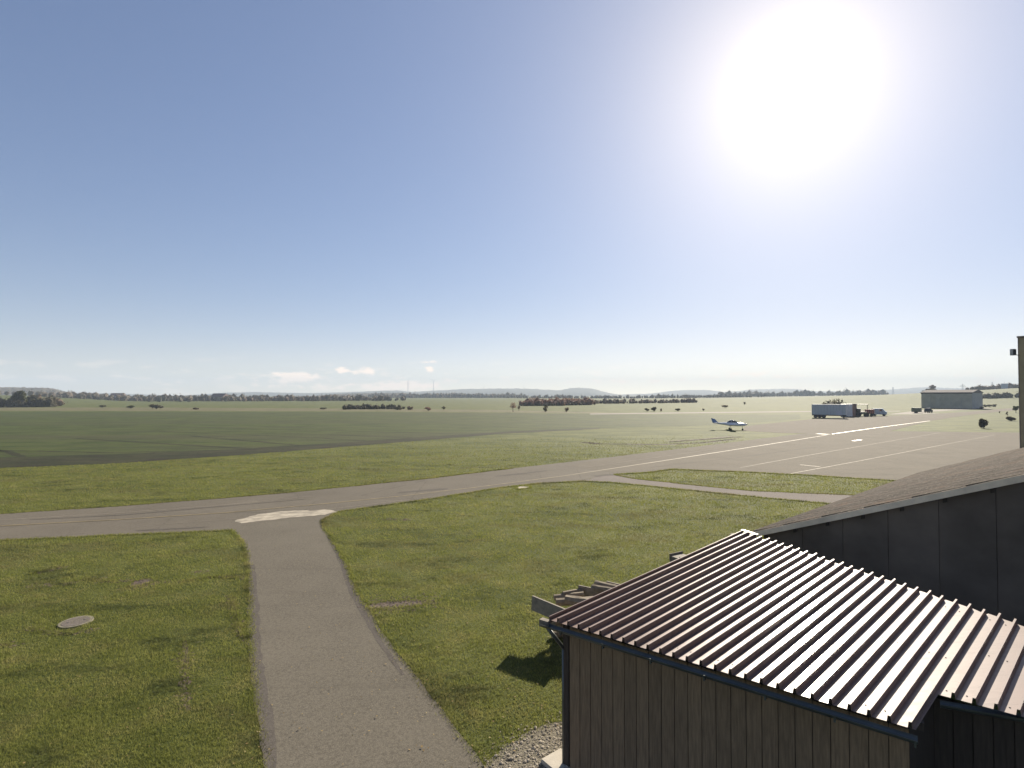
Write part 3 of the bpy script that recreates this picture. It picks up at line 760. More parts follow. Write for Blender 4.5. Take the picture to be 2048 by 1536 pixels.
# gutter: half-round channel with brackets
def gutter(pa, pb, par):
    d = (pb - pa); nn = Vector((-NH.x, -NH.y, 0))
    g = bmesh.new(); rows = []
    r_ = 0.065; c0 = nn * 0.055
    prof = [(r_ * math.cos(a), r_ * math.sin(a)) for a in np.linspace(math.pi, 2 * math.pi, 9)] + [(r_ + 0.012, 0.004), (r_ + 0.012, -0.008)]
    for pt in (pa, pb):
        rows.append([g.verts.new(rel2(pt + c0 + nn * x + Vector((0, 0, z)))) for x, z in prof])
    for i in range(len(prof) - 1): g.faces.new((rows[0][i], rows[0][i + 1], rows[1][i + 1], rows[1][i]))
    bmesh.ops.recalc_face_normals(g, faces=g.faces)
    bmesh.ops.solidify(g, geom=list(g.faces), thickness=0.002)
    me = bpy.data.meshes.new('gutter'); g.to_mesh(me); g.free(); return link('gutter', me, par, M['gutter'])
gz = Vector((0, 0, -0.075))
gutter(cA - eave_dir * 0.12 + gz, cD + eave_dir * 0.03 + gz, shed)
gutter(cD2 + gz, on_roof(2180, 1440) + gz, shed)
for i in range(7):
    p = cA + eave_dir * (0.3 + i * 0.85) + gz
    g = MB().box((-0.012, -0.14, -0.075), (0.012, 0.03, -0.066)).box((-0.012, -0.145, -0.075), (0.012, -0.139, 0.012)); o = g.build('gutter_bracket', M['gutter'], shed)
    o.location = (p.x - SO.x, p.y - SO.y, p.z); o.rotation_euler = (0, 0, angw)
# downpipe elbow at the left corner
g = MB(); p0 = rel2(cA + gz - eave_dir * 0.02 - NH * 0.05); p1 = rel2(wA - eave_dir * 0.13) ; p1.z = WT - 0.45; p2 = p1.copy(); p2.z = 0.05
g.tube(p0 + Vector((0, 0, -0.06)), p1, 0.035).tube(p1, p2, 0.035).ball(p1, 0.037)
g.build('downpipe', M['gutter'], shed, True)
g = MB().box((-0.16, -0.10, -0.16), (0.04, 0.02, -0.03), bevel=0.004); o = g.build('beam_end', M['lumber'], shed)
p = cA - eave_dir * 0.06 + ti * 0.06; o.location = (p.x - SO.x, p.y - SO.y, p.z); o.rotation_euler = (0, 0, angw)

# ------------------------------------------------------------------ lumber, logs and slabs by the shed
def shedside(px, py, z):
    return G(px, py, z)
def plank(label, px0, py0, px1, py1, z0, z1, w, t):
    a = shedside(px0, py0, z0); b_ = shedside(px1, py1, z1)
    d = b_ - a; L = d.length; q = d.to_track_quat('X', 'Z')
    g = MB().box((0, -t / 2, -w), (L, t / 2, 0), bevel=0.006)
    o = g.build('plank', M['lumber']); o.location = a; o.rotation_mode = 'QUATERNION'; o.rotation_quaternion = q
    return tag(o, label, 'plank', 'timber stacked beside the shed')
plank('grey wide board sticking out furthest left beside the shed roof corner', 1065, 1191, 1150, 1226, 1.15, 1.05, 0.42, 0.06)
plank('short grey board leaning on the log pile beyond the shed roof', 1157, 1170, 1205, 1180, 1.25, 1.15, 0.40, 0.05)
plank('thin dark plank topmost on the pile near the roof edge', 1213, 1162, 1262, 1174, 1.25, 1.2, 0.10, 0.05)
plank('narrow pale plank lying just below the topmost dark plank', 1216, 1172, 1262, 1186, 1.15, 1.1, 0.06, 0.05)
def log(label, px, py, z, L, r_, rz, cut=0.5):
    g = MB(); n = 9; rings = []
    for x in np.linspace(0, L, 5):
        rings.append([(x, r_ * math.cos(a) * random.uniform(.9, 1.1), r_ * (max(-cut, math.sin(a))) * random.uniform(.9, 1.1)) for a in np.linspace(0, 2 * math.pi, n, endpoint=False)])
    g.loft(rings); o = g.build('log', M['log']); p = G(px, py, z); o.location = p; o.rotation_euler = (0, random.uniform(-.05, .05), rz)
    return tag(o, label, 'log', 'split logs piled beside the shed')
LOGS = [('pale split log jutting left out of the upper pile beside the shed', 1108, 1196, 1.0, .9, .10, R(8)), ('pale split log with broad cut face below the jutting one', 1112, 1206, .95, 1.1, .13, R(2)),
        ('pale log crossing the top left of the pile', 1126, 1188, 1.1, .7, .08, R(25)), ('bright split log right of the short leaning board', 1184, 1176, 1.15, .9, .11, R(-28)),
        ('bright log end partly under the topmost dark plank', 1200, 1182, 1.1, .8, .09, R(-18)), ('dark round log between the two leaning boards', 1132, 1200, 1.05, 1.3, .16, R(-25)),
        ('dark rounded log on top of the pile', 1190, 1168, 1.15, .8, .12, R(-30)), ('lowest pale log just above the roof edge', 1200, 1188, 1.0, .7, .08, R(-10))]
for a in LOGS: log(*a)
# the body of the pile down to the ground
rng = np.random.default_rng(5); piled = MB()
pa = G(1130, 1225, 0.7); pb = G(1240, 1195, 0.7)
for layer in range(3):
    for i in range(7):
        t = (i + 0.5 * (layer % 2)) / 8.5; c = pa.lerp(pb, t); c.z = 0.12 + layer * 0.19
        r_ = rng.uniform(.085, .115); a_ = R(-35) + rng.normal(0, .25); d = Vector((math.cos(a_ + 1.2), math.sin(a_ + 1.2), 0)) * rng.uniform(.3, .5)
        piled.tube(c - d, c + d, r_, r_ * .95, 8)
tag(piled.build('log_pile', M['log']), 'lower layers of the stacked log pile against the far shed side', 'log pile')
box = thing('slatted_crate', 'grey slatted crate on the lawn beyond the middle of the shed roof edge', 'crate', G(1365, 1180, 0), R(30))
box.location = P(1360, 17.6, 0); box.scale = (0.55, 0.55, 0.96)
for i in range(6):
    o = MB().box((-0.55, -0.42, 0.05 + i * 0.30), (0.55, -0.39, 0.27 + i * 0.30)).build('slat', M['lumber'], box)
    o = MB().box((-0.55, 0.39, 0.05 + i * 0.30), (0.55, 0.42, 0.27 + i * 0.30)).build('slat', M['lumber'], box)
for sx in (-0.55, 0.51):
    for sy in (-0.385, 0.345): MB().box((sx, sy, 0), (sx + 0.04, sy + 0.04, 1.78)).build('post', M['lumber'], box)
MB().box((-0.5, -0.38, 0.1), (0.5, 0.38, 1.70)).build('panel', M['lumber'], box)
p = G(1105, 1522)
o = MB().box((-0.26, -0.24, 0), (0.26, 0.24, 0.09), bevel=0.012).build('paving_slab', M['concrete']); o.location = p + Vector((0.12, -0.10, 0)); o.rotation_euler = (0, 0, R(38))
tag(o, 'pale concrete slab on gravel at the foot of the shed corner', 'slab')
o = MB().box((-0.2, -0.3, 0), (0.2, 0.3, 0.07), bevel=0.012).build('paving_slab', M['concrete']); o.location = G(1170, 1560) ; o.rotation_euler = (0, 0, R(20))
tag(o, 'small slab against the board wall at the bottom picture edge', 'slab')
# manhole
mh = thing('manhole_cover', 'round concrete manhole cover set in the lawn at lower left', 'manhole', G(152, 1245))
g = bmesh.new(); bmesh.ops.create_cone(g, cap_ends=True, segments=32, radius1=0.44, radius2=0.43, depth=0.07, matrix=Matrix.Translation((0, 0, 0.0)))
me = bpy.data.meshes.new('ring'); g.to_mesh(me); g.free(); link('ring', me, mh, M['old_concrete'])
MB().tube((0, 0, 0.03), (0, 0, 0.042), 0.36, 0.355, 28).build('lid', M['service'], mh)
for a_ in (0.6, 3.74): MB().box((0.2 * math.cos(a_) - .03, 0.2 * math.sin(a_) - .015, 0.043), (0.2 * math.cos(a_) + .03, 0.2 * math.sin(a_) + .015, 0.047)).build('lifting_slot', M['dark'], mh)
# gravel stones
rng = np.random.default_rng(3); GV = []; GF = []
ico = bmesh.new(); bmesh.ops.create_icosphere(ico, subdivisions=1, radius=1); iv = np.array([v.co[:] for v in ico.verts]); fi = np.array([[v.index for v in f.verts] for f in ico.faces]); ico.free()
gpoly = GRAVEL
def inpoly(x, y, poly):
    c = np.zeros(len(x), bool); n = len(poly); j = n - 1
    for i in range(n):
        xi, yi = poly[i]; xj, yj = poly[j]
        if yi != yj:
            c ^= ((yi > y) != (yj > y)) & (x < (xj - xi) * (y - yi) / (yj - yi) + xi)
        j = i
    return c
gx = rng.uniform(gpoly[:, 0].min(), gpoly[:, 0].max(), 9000); gy = rng.uniform(max(7.5, gpoly[:, 1].min()), gpoly[:, 1].max(), 9000)
gx += rng.normal(0, .12, 9000); gy += rng.normal(0, .12, 9000); k_ = inpoly(gx + rng.normal(0, .18, 9000), gy + rng.normal(0, .18, 9000), gpoly); gx = gx[k_][:4500]; gy = gy[k_][:4500]; n = len(gx)
s = rng.gamma(2, 0.004, n) + 0.005
sc = np.stack([s * rng.uniform(.8, 1.5, n), s * rng.uniform(.8, 1.5, n), s * rng.uniform(.5, .9, n)], -1)
V = iv[None] * sc[:, None] * rng.uniform(.8, 1.2, (n, len(iv), 1)) + np.stack([gx, gy, 0.010 + sc[:, 2] * .25], -1)[:, None]
Fc = (fi[None] + (np.arange(n) * len(iv))[:, None, None]).reshape(-1, 3)
tag(link('gravel', npmesh('gravel', V.reshape(-1, 3), Fc), None, M['stone']), 'pale gravel beside the shed corner', 'gravel', kind='stuff')

# ------------------------------------------------------------------ lawn blades
shed_poly = np.array([(p.x, p.y) for p in (wA, wD, wD + RH * 6, lB)])
bpoly = np.array([(mbp(t, e, 0).x, mbp(t, e, 0).y) for t, e in ((0.3, 0.1), (2 * HALF, 0.1), (2 * HALF, LEN), (0.3, LEN))])
def lawn(N, y0, y1, hgt, wid, seed, name):
    rng = np.random.default_rng(seed)
    u = rng.random(N); p_ = -0.1                     # density falls with distance
    Y = (y0 ** p_ + u * (y1 ** p_ - y0 ** p_)) ** (1 / p_)
    X = Y * rng.uniform(-1.02, 1.02, N)
    keep = rng.random(N) < 1 - smooth(35, y1, Y)
    for mk in MASKS + [shed_poly, bpoly]: keep &= ~inpoly(X, Y, mk)
    X = X[keep]; Y = Y[keep]; n = len(X)
    # patchy growth: sum of sines as cheap noise
    nz = (np.sin(X * 1.7 + 2 * np.sin(Y * .9)) + np.sin(Y * 2.3 + 1.5 * np.sin(X * 1.3)) + np.sin((X + Y) * 4.1) * .6 + np.sin((X * 1.2 - Y) * 7.7) * .5) / 3.1
    h = hgt * (1 + 0.45 * nz) * rng.uniform(.5, 1.35, n) * (1 + Y / 60)
    w = wid * rng.uniform(.6, 1.3, n) * (Y / y0) ** 0.85
    a = rng.uniform(0, 2 * np.pi, n); lean = rng.uniform(.1, .9, n) * h; la = rng.uniform(0, 2 * np.pi, n)
    bx = np.cos(a) * w / 2; by = np.sin(a) * w / 2
    v0 = np.stack([X - bx, Y - by, np.zeros(n)], -1); v1 = np.stack([X + bx, Y + by, np.zeros(n)], -1)
    v2 = np.stack([X + np.cos(la) * lean, Y + np.sin(la) * lean, h], -1)
    V = np.stack([v0, v1, v2], 1).reshape(-1, 3); Fc = np.arange(3 * n).reshape(-1, 3)
    return tag(link(name, npmesh(name, V, Fc), None, M['blade']), 'short mown grass covering the lawns round the driveway', 'grass', kind='stuff')
lawn(1500000, 8.5, 95, 0.042, 0.009, 1, 'lawn_grass')

def edge_tufts():
    rng = np.random.default_rng(12); P_ = []
    for mi, mk in enumerate(MASKS):
        len0 = len(P_); a = mk; b_ = np.roll(mk, -1, 0)
        for p, q in zip(a, b_):
            if p[1] > 50 or p[1] < 7: continue
            L = math.hypot(*(q - p)); n = int(L * 170)
            t = rng.random((n, 1)); c = p + (q - p) * t; nr = np.array([-(q - p)[1], (q - p)[0]]) / (L + 1e-6)
            P_.append(c + nr * rng.normal(0, .07, (n, 1)))
        q_ = np.vstack(P_[len0:]) if len(P_) > len0 else None
        if q_ is not None:
            k2 = np.ones(len(q_), bool)
            for mj, m2 in enumerate(MASKS):
                if mj != mi: k2 &= ~inpoly(q_[:, 0], q_[:, 1], m2)
            P_[len0:] = [q_[k2]]
    P_ = np.vstack(P_); n = len(P_); X, Y = P_[:, 0], P_[:, 1]
    ins = inpoly(X, Y, gpoly); h = rng.uniform(.025, .085, n) * (1 + Y / 60); w = .010 * (Y / 8.5) ** .85 * rng.uniform(.6, 1.3, n)
    a = rng.uniform(0, 6.28, n); la = rng.uniform(0, 6.28, n); bx = np.cos(a) * w / 2; by = np.sin(a) * w / 2; ln = h * rng.uniform(.2, 1.1, n)
    V = np.stack([np.stack([X - bx, Y - by, 0 * X + .005], -1), np.stack([X + bx, Y + by, 0 * X + .005], -1), np.stack([X + np.cos(la) * ln, Y + np.sin(la) * ln, h], -1)], 1).reshape(-1, 3)
    tag(link('edge_grass', npmesh('edge_grass', V, np.arange(3 * n).reshape(-1, 3)), None, M['blade']), 'longer grass creeping over the paving edges', 'grass', kind='stuff')
edge_tufts()
rng = np.random.default_rng(44); n = 1500
Y = 8.5 + rng.random(n) ** 1.3 * 30; X = Y * rng.uniform(-1, .8, n); X[:500] = rng.normal(-1, 3.2, 500); Y[:500] = rng.uniform(9, 24, 500)
c = np.stack([X, Y, rng.uniform(.02, .055, n)], -1); a = rng.normal(0, 1, (n, 3)) * [1, 1, .35]; a /= np.linalg.norm(a, axis=1)[:, None]; b2 = np.cross(a, [0, 0, 1]) + rng.normal(0, .2, (n, 3))
sz = rng.uniform(.012, .034, (n, 1)); V = np.stack([c + a * sz, c + b2 * sz * .6, c - a * sz, c - b2 * sz * .6], 1).reshape(-1, 3)
tag(link('fallen_leaves', npmesh('fallen_leaves', V, np.arange(4 * n).reshape(-1, 4)), None, M['dry_leaf']), 'few dry leaves scattered over the near lawn and path', 'leaves', kind='stuff')

# ------------------------------------------------------------------ tower edge with floodlight at the right
tw = thing('tower_building', 'tall ochre-brown building edge rising at the right picture border', 'building', P(2042, 27, 0), R(-52))
tw.location = P(2033, 27, 0)
topz = Z(676, 27)
MB().box((0.12, -0.0, 0), (5, 5, topz), bevel=0.01).build('wall', M['tower'], tw)
MB().box((0.08, -0.012, 0), (0.118, 0.03, topz + 0.01)).build('corner_trim', M['tower_edge'], tw)
MB().box((0.05, -0.05, topz + 0.012), (5.1, 5.1, topz + 0.09)).build('roof_edge', M['tower_edge'], tw)
fl = thing('floodlight', 'small grey floodlight on a bracket at the tower edge', 'floodlight', P(2028, 26.9, Z(711, 27)), 0)
MB().box((-0.10, -0.1, 0), (0.06, 0.1, 0.33), bevel=0.02).build('housing', M['grey_metal'], fl)
MB().box((-0.11, -0.115, 0.03), (0.05, -0.10, 0.30)).build('lens', M['glass'], fl)
MB().tube((0.0, 0, 0.02), (0.34, 0.0, 0.02), 0.018).build('bracket', M['dark'], fl)

# ------------------------------------------------------------------ light aircraft
def aircraft():
    base = G(1462, 860); ry = math.atan2(base.x, base.y)
    ac = thing('light_aircraft', 'white low-wing single-propeller aircraft parked on the grass edge, nose to the right', 'aircraft', base, -ry + R(8))
    def ring(x, w, zt, zb, n=14):
        zc = (zt + zb) / 2; hh = (zt - zb) / 2
        return [(x, w * math.copysign(abs(math.cos(a)) ** .8, math.cos(a)), zc + hh * math.copysign(abs(math.sin(a)) ** .85, math.sin(a))) for a in np.linspace(0, 2 * math.pi, n, endpoint=False)]
    MB().loft([ring(-3.3, .05, 1.42, 1.30), ring(-2.6, .16, 1.48, 1.20), ring(-1.2, .34, 1.55, .98), ring(-.2, .50, 1.60, .80), ring(.8, .54, 1.60, .76), ring(1.6, .50, 1.52, .76), ring(2.4, .42, 1.42, .80), ring(2.75, .28, 1.30, .90)]).build('fuselage', M['white_paint'], ac, True)
    for s in (-1, 1):
        MB().prism([(-2.6, s * .165, 1.30), (2.2, s * .46, 1.10), (2.2, s * .475, 1.18), (-2.6, s * .175, 1.36)], (0, s * .01, 0)).build('side_stripe', M['blue_paint'], ac)
    MB().loft([ring(-.75, .20, 1.60, 1.45), ring(-.3, .42, 1.90, 1.50), ring(.3, .47, 2.02, 1.50), ring(.75, .44, 1.92, 1.50), ring(1.25, .30, 1.60, 1.45)]).build('canopy', M['glass'], ac, True)
    MB().box((-.05, -.48, 1.5), (.02, .48, 2.035), bevel=.02).build('canopy_frame', M['white_paint'], ac)
    for s in (-1, 1):
        MB().loft([[(x_, s * y_, z_) for x_, y_, z_ in q] for q in (
            [(-.55, .4, .92), (.2, .4, 1.0), (.85, .4, .95), (.9, .4, .88), (.2, .4, .84), (-.5, .4, .89)],
            [(-.35, 4.1, 1.20), (.1, 4.1, 1.25), (.55, 4.1, 1.21), (.58, 4.1, 1.17), (.1, 4.1, 1.15), (-.3, 4.1, 1.18)])]).build('wing', M['white_paint'], ac)
        MB().prism([(-3.3, s * .05, 1.40), (-2.6, s * .10, 1.40), (-2.75, s * 1.35, 1.42), (-3.2, s * 1.35, 1.42)], (0, 0, .06)).build('tailplane', M['white_paint'], ac)
        leg = MB().tube((-.1, s * .5, .95), (-.15, s * .95, .28), .035).build('landing_leg', M['grey_metal'], ac)
        MB().tube((-.15, s * .90, .20), (-.15, s * 1.02, .20), .20, n=16).build('wheel', M['dark'], ac)
    MB().prism([(-3.45, -.03, 1.40), (-2.4, -.03, 1.46), (-3.05, -.03, 2.20), (-3.75, -.03, 2.35)], (0, .06, 0)).build('tail_fin', M['blue_paint'], ac)
    MB().tube((2.1, 0, .85), (2.15, 0, .26), .035).build('nose_leg', M['grey_metal'], ac)
    MB().tube((2.15, -.06, .18), (2.15, .06, .18), .18, n=16).build('nose_wheel', M['dark'], ac)
    MB().loft([ring(2.76, .15, 1.27, .97), ring(2.95, .10, 1.22, 1.02), ring(3.08, .02, 1.14, 1.10)]).build('spinner', M['white_paint'], ac, True)
    for a_ in (R(10), R(190)):
        g = MB(); g.prism([(2.90, -.06, 0), (2.93, .07, 0), (2.93, .05, .85), (2.90, -.03, .85)], (.02, 0, 0)); o = g.build('propeller_blade', M['flash'], ac)
        o.location = (0, 0, 1.12); o.rotation_euler = (a_ + R(70), 0, 0)
    MB().tube((-.9, 0, 1.55), (-1.1, 0, 1.9), .012).build('antenna', M['dark'], ac)
aircraft()

# ------------------------------------------------------------------ vehicles and containers on the far apron
def frame(px, py, face=0.0):
    b_ = G(px, py); return b_, -math.atan2(b_.x, b_.y) + face
def wheels(par, xs, y, r_=0.45, w=0.28):
    for x in xs:
        for s in (-1, 1):
            o = MB().tube((x, s * y - w / 2, r_), (x, s * y + w / 2, r_), r_, n=16).build('wheel', M['dark'], par)
# semi-trailer
b_, rz = frame(1657, 836); t = thing('box_trailer', 'long blue-grey box trailer parked at the left end of the row on the apron', 'trailer', b_, rz + R(-6))
MB().box((-4.3, -1.25, 1.0), (4.6, 1.25, 4.15), bevel=.04).build('body', M['trailer'], t)
for i in range(11): MB().box((-4.2 + i * .8, -1.275, 1.05), (-4.16 + i * .8, -1.252, 4.1)).build('panel_joint', M['steel'], t)
MB().box((-4.3, -1.1, .72), (4.6, 1.1, .98)).build('chassis', M['dark'], t)
wheels(t, (-3.4, -2.3, -1.2), 1.05)
MB().box((2.2, -1.28, .98), (3.6, -1.252, 2.2)).build('side_door', M['container'], t)
for s in (-1, 1): MB().box((3.9, s * .9 - .06, 0), (4.05, s * .9 + .06, .74)).build('support_leg', M['dark'], t)
# pale container
b_, rz = frame(1694, 833.5); t = thing('shipping_container', 'pale lilac-grey container standing right behind the blue-grey trailer', 'container', b_, rz + R(-6))
MB().box((-1.6, -1.2, .15), (1.4, 1.2, 4.0)).build('body', M['container'], t)
for i in range(9): MB().box((-1.55 + i * .33, -1.235, .25), (-1.40 + i * .33, -1.202, 3.9)).build('rib', M['container'], t)
MB().box((-1.65, -1.25, 4.002), (1.45, 1.25, 4.1)).build('roof', M['steel'], t)
MB().box((-1.65, -1.22, 0), (1.45, 1.22, .14)).build('base_frame', M['dark'], t)
# brown cabin
b_, rz = frame(1706, 833); t = thing('brown_cabin', 'narrow brown cabin between the pale container and the open canopy', 'cabin', b_, rz + R(-6))
MB().box((-.75, -1.2, 0), (.95, 1.2, 4.05)).build('body', M['brown_box'], t)
for i in range(5): MB().box((-.7 + i * .36, -1.24, .1), (-.55 + i * .36, -1.202, 3.95)).build('plank', M['brown_box'], t)
MB().box((-.8, -1.3, 4.052), (1.0, 1.3, 4.2)).build('roof', M['dark'], t)
# canopy
b_, rz = frame(1722, 831.5); t = thing('open_canopy', 'flat dark canopy on posts over the farm tractor', 'canopy', b_, rz + R(-4))
MB().box((-1.6, -1.6, 3.7), (2.0, 1.6, 3.9)).build('roof', M['olive'], t)
for x in (-1.5, 1.8):
    for y in (-1.5, 1.4): MB().box((x, y, 0), (x + .1, y + .1, 3.698)).build('post', M['wood_dark'], t)
# tractor
b_, rz = frame(1721, 833.3); t = thing('tractor', 'olive tractor with glinting cab glass under the dark canopy', 'tractor', b_, rz + R(12))
MB().box((0, -.4, .8), (1.8, .4, 1.55), bevel=.08).build('bonnet', M['olive'], t)
MB().box((-1.2, -.6, .8), (0, .6, 1.5), bevel=.05).build('body', M['olive'], t)
MB().box((-1.1, -.62, 1.502), (-.02, .62, 2.5), bevel=.06).build('cab_glass', M['glass'], t)
MB().box((-1.2, -.7, 2.502), (.1, .7, 2.65), bevel=.03).build('cab_roof', M['white_paint'], t)
for s in (-1, 1):
    MB().tube((-.7, s * .85 - .2, .8), (-.7, s * .85 + .2, .8), .8, n=18).build('rear_wheel', M['dark'], t)
    MB().tube((1.4, s * .7 - .14, .45), (1.4, s * .7 + .14, .45), .45, n=16).build('front_wheel', M['dark'], t)
MB().tube((1.0, .2, 1.5), (1.0, .2, 2.3), .04).build('exhaust', M['dark'], t)
# red-brown farm trailer
b_, rz = frame(1739, 832.8); t = thing('farm_trailer', 'rusty red farm trailer between the tractor and the pale blue van', 'trailer', b_, rz + R(-5))
MB().box((-1.2, -.95, 1.0), (1.3, .95, 2.3)).build('bed', M['red_rust'], t)
for i in range(5): MB().box((-1.15 + i * .58, -1.0, .95), (-1.05 + i * .58, -.952, 2.35)).build('stake', M['dark'], t)
MB().box((-1.4, -.5, .8), (1.6, .5, .98)).build('chassis', M['dark'], t)
wheels(t, (-.5, .55), .9, .42)
# van
b_, rz = frame(1758, 831.6); t = thing('delivery_van', 'pale blue-grey van parked at the right end of the row on the apron', 'van', b_, rz + R(-8))
prof = [(-1.9, .45), (-1.9, 2.3), (-1.7, 2.45), (.7, 2.5), (1.0, 2.45), (1.6, 1.65), (2.05, 1.45), (2.15, 1.0), (2.15, .45)]
MB().prism([(x, -.95, z) for x, z in prof], (0, 1.9, 0)).build('body', M['van'], t)
MB().prism([(1.02, -.80, 2.36), (1.55, -.80, 1.68), (1.60, -.80, 1.71), (1.07, -.80, 2.40)], (0, 1.6, 0)).build('windscreen', M['glass'], t)
MB().box((.35, -.965, 1.55), (1.0, -.952, 2.15)).build('side_window', M['glass'], t)
MB().box((.28, -.962, .6), (.31, -.951, 2.3)).build('door_seam', M['dark'], t)
wheels(t, (-1.2, 1.4), .85, .36, .22)
MB().box((2.152, -.7, .7), (2.17, -.45, .9)).build('headlight', M['glass'], t); MB().box((2.152, .45, .7), (2.17, .7, .9)).build('headlight', M['glass'], t)
# small box trailer
b_, rz = frame(1834, 826.5); t = thing('small_trailer', 'small grey-green box trailer on the pale track left of the hangar', 'trailer', b_, rz + R(-20))
MB().box((-1.6, -.8, .5), (1.3, .8, 2.0), bevel=.12).build('body', M['olive'], t); MB().box((-1.5, -.7, 2.002), (1.2, .7, 2.12), bevel=.05).build('roof', M['grey_metal'], t)
MB().tube((1.3, 0, .5), (2.3, 0, .45), .05).build('drawbar', M['dark'], t); wheels(t, (-.3,), .75, .32, .2)
# small car
b_, rz = frame(1857, 825.3); t = thing('parked_car', 'small dark car with glinting windscreen in front of the hangar', 'car', b_, rz + R(70))
prof = [(-1.8, .35), (-1.85, .85), (-1.5, 1.35), (-1.0, 1.75), (.3, 1.78), (.95, 1.15), (1.7, 1.0), (1.85, .7), (1.85, .35)]
MB().prism([(x, -.8, z) for x, z in prof], (0, 1.6, 0)).build('body', M['dark'], t)
MB().prism([(.36, -.68, 1.72), (.93, -.68, 1.19), (.97, -.68, 1.23), (.40, -.68, 1.76)], (0, 1.36, 0)).build('windscreen', M['glass'], t)
MB().box((-1.3, -.6, 1.782), (.2, .6, 1.83), bevel=.02).build('roof', M['white_paint'], t)
wheels(t, (-1.15, 1.15), .7, .32, .2)

# ------------------------------------------------------------------ hangar
C1 = P(1944, 262); C0 = P(1842, 279)
dl = Vector((C0.x - C1.x, C0.y - C1.y, 0)); Lh = dl.length; dl.normalize(); dr = Vector((-dl.y, dl.x, 0)) * -1
if dr.y < 0: dr = -dr
hz = Z(784.5, 262); Wd = 18.0
hg = thing('hangar', 'large pale sheet-clad hangar with low roof at the right', 'hangar', (C1.x, C1.y, 0), math.atan2(dl.y, dl.x))
sy = 1 if Vector((-dl.y, dl.x, 0)).dot(dr) > 0 else -1
def hb(x0, x1, y0, y1, z0, z1, nm, mt, bev=0): 
    ya, yb = sorted((sy * y0, sy * y1)); return MB().box((x0, ya, z0), (x1, yb, z1), bevel=bev).build(nm, mt, hg)
hb(0, Lh, 0.2, Wd, 0.25, hz - .05, 'wall_core', M['hangar_side'])
nd = 10
for i in range(nd):   # sliding door leaves along the long front
    hb(i * Lh / nd + .05, (i + 1) * Lh / nd - .05, .02 + .07 * (i % 2), .14 + .07 * (i % 2), .2, hz - .7, 'door_leaf', M['hangar'])
for i in range(nd * 4):
    hb(i * Lh / nd / 4 + .2, i * Lh / nd / 4 + .32, -.06, .015, .3, hz - .8, 'door_rib', M['hangar'])
for i in range(24): 
    MB().box((-.06, min(sy * (i * Wd / 24), sy * ((i + 1) * Wd / 24 - .12)), .2), (.0, max(sy * (i * Wd / 24), sy * ((i + 1) * Wd / 24 - .12)), hz - .1)).build('side_panel', M['hangar_side'], hg)
hb(-.15, Lh + .15, -.15, .12, hz - .69, hz - .25, 'door_track', M['dark'])
hb(-.1, Lh + .1, -.1, Wd + .1, 0, .19, 'plinth', M['dark'])
ya = sy * -.4; yb = sy * (Wd + .4); ym = sy * Wd * .5
g = MB(); g.prism([(-.4, ya, hz), (-.4, ym, hz + 1.35), (-.4, yb, hz), (-.4, yb, hz - .2), (-.4, ya, hz - .2)], (Lh + .8, 0, 0)); g.build('roof', M['hangar_roof'], hg)

# ------------------------------------------------------------------ trees, bushes, hedges
def crown_mesh(nm, n, rx, rz, seed, leaf, lobes=9, hole=0.25):
    rng = np.random.default_rng(seed)
    c = rng.normal(0, 1, (lobes, 3)); c /= np.linalg.norm(c, axis=1)[:, None]; c *= rng.uniform(.25, .68, (lobes, 1)); rr = rng.uniform(.28, .50, lobes)
    k = rng.integers(0, lobes, n); d = rng.normal(0, 1, (n, 3)); d /= np.linalg.norm(d, axis=1)[:, None]
    p = c[k] + d * (rr[k] * rng.uniform(.55, 1.05, n) )[:, None]
    p[:, 0] *= rx; p[:, 1] *= rx; p[:, 2] *= rz
    p[:, 2] = np.maximum(p[:, 2], -rz * .93)
    a = rng.normal(0, 1, (n, 3)); a /= np.linalg.norm(a, axis=1)[:, None]; b2 = np.cross(a, rng.normal(0, 1, (n, 3))); b2 /= np.linalg.norm(b2, axis=1)[:, None]
    s = leaf * rng.uniform(.6, 1.4, (n, 1))
    V = np.stack([p + a * s, p + b2 * s, p - a * s, p - b2 * s], 1).reshape(-1, 3)
    return npmesh(nm, V, np.arange(4 * n).reshape(-1, 4))
def tree(name, label, base, w, h, mat, seed, n=900, trunk=None, cat='tree', group=None, bare=False):
    t = thing(name, label, cat, base, 0, group)
    tr = h * .3 if trunk is None else trunk
    rz2 = (h - tr) / 2
    me = crown_mesh('crown', n, w / 2 * 1.15, rz2 * 1.15, seed, w * (.022 if bare else .042) + .03)
    c = link('crown' if name.endswith('tree') else 'foliage', me, t, mat); c.location = (0, 0, tr + rz2)
    rng = random.Random(seed); g = MB()
    g.tube((0, 0, -.1), (rng.uniform(-.05, .05) * w, 0, tr + rz2 * .6), w * .035 + .03, w * .018 + .01, 7)
    for i in range(6):
        a = rng.uniform(0, 6.28); zz = tr * .8 + rng.uniform(0, rz2)
        g.tube((0, 0, zz), (math.cos(a) * w * .36, math.sin(a) * w * .36, zz + rz2 * rng.uniform(.3, .8)), w * .014 + .015, .01, 5)
    g.build('trunk' if name.endswith('tree') else 'stems', M['bark'], t)
    return t
def bush(label, px, py, wpx, hpx, mat, seed, Y=None, n=700, trunk=0.05, name='bush', cat='bush', group=None, bare=False):
    b_ = P(px, Y) if Y else GT(px, py)
    Yd = b_.y
    return tree(name, label, b_, wpx / F * Yd, hpx / F * Yd, mat, seed, n, trunk * hpx / F * Yd, cat, group, bare)
bush('dark round bush standing alone on grass beside the apron edge', 1968, 858, 18, 20, M['leaf_dark'], 11, n=1500)
bush('small round tree on a thin trunk nearest the tower edge', 2032, 826, 12, 15, M['leaf_green'], 12, n=1200, trunk=.25, name='small_tree', cat='tree')
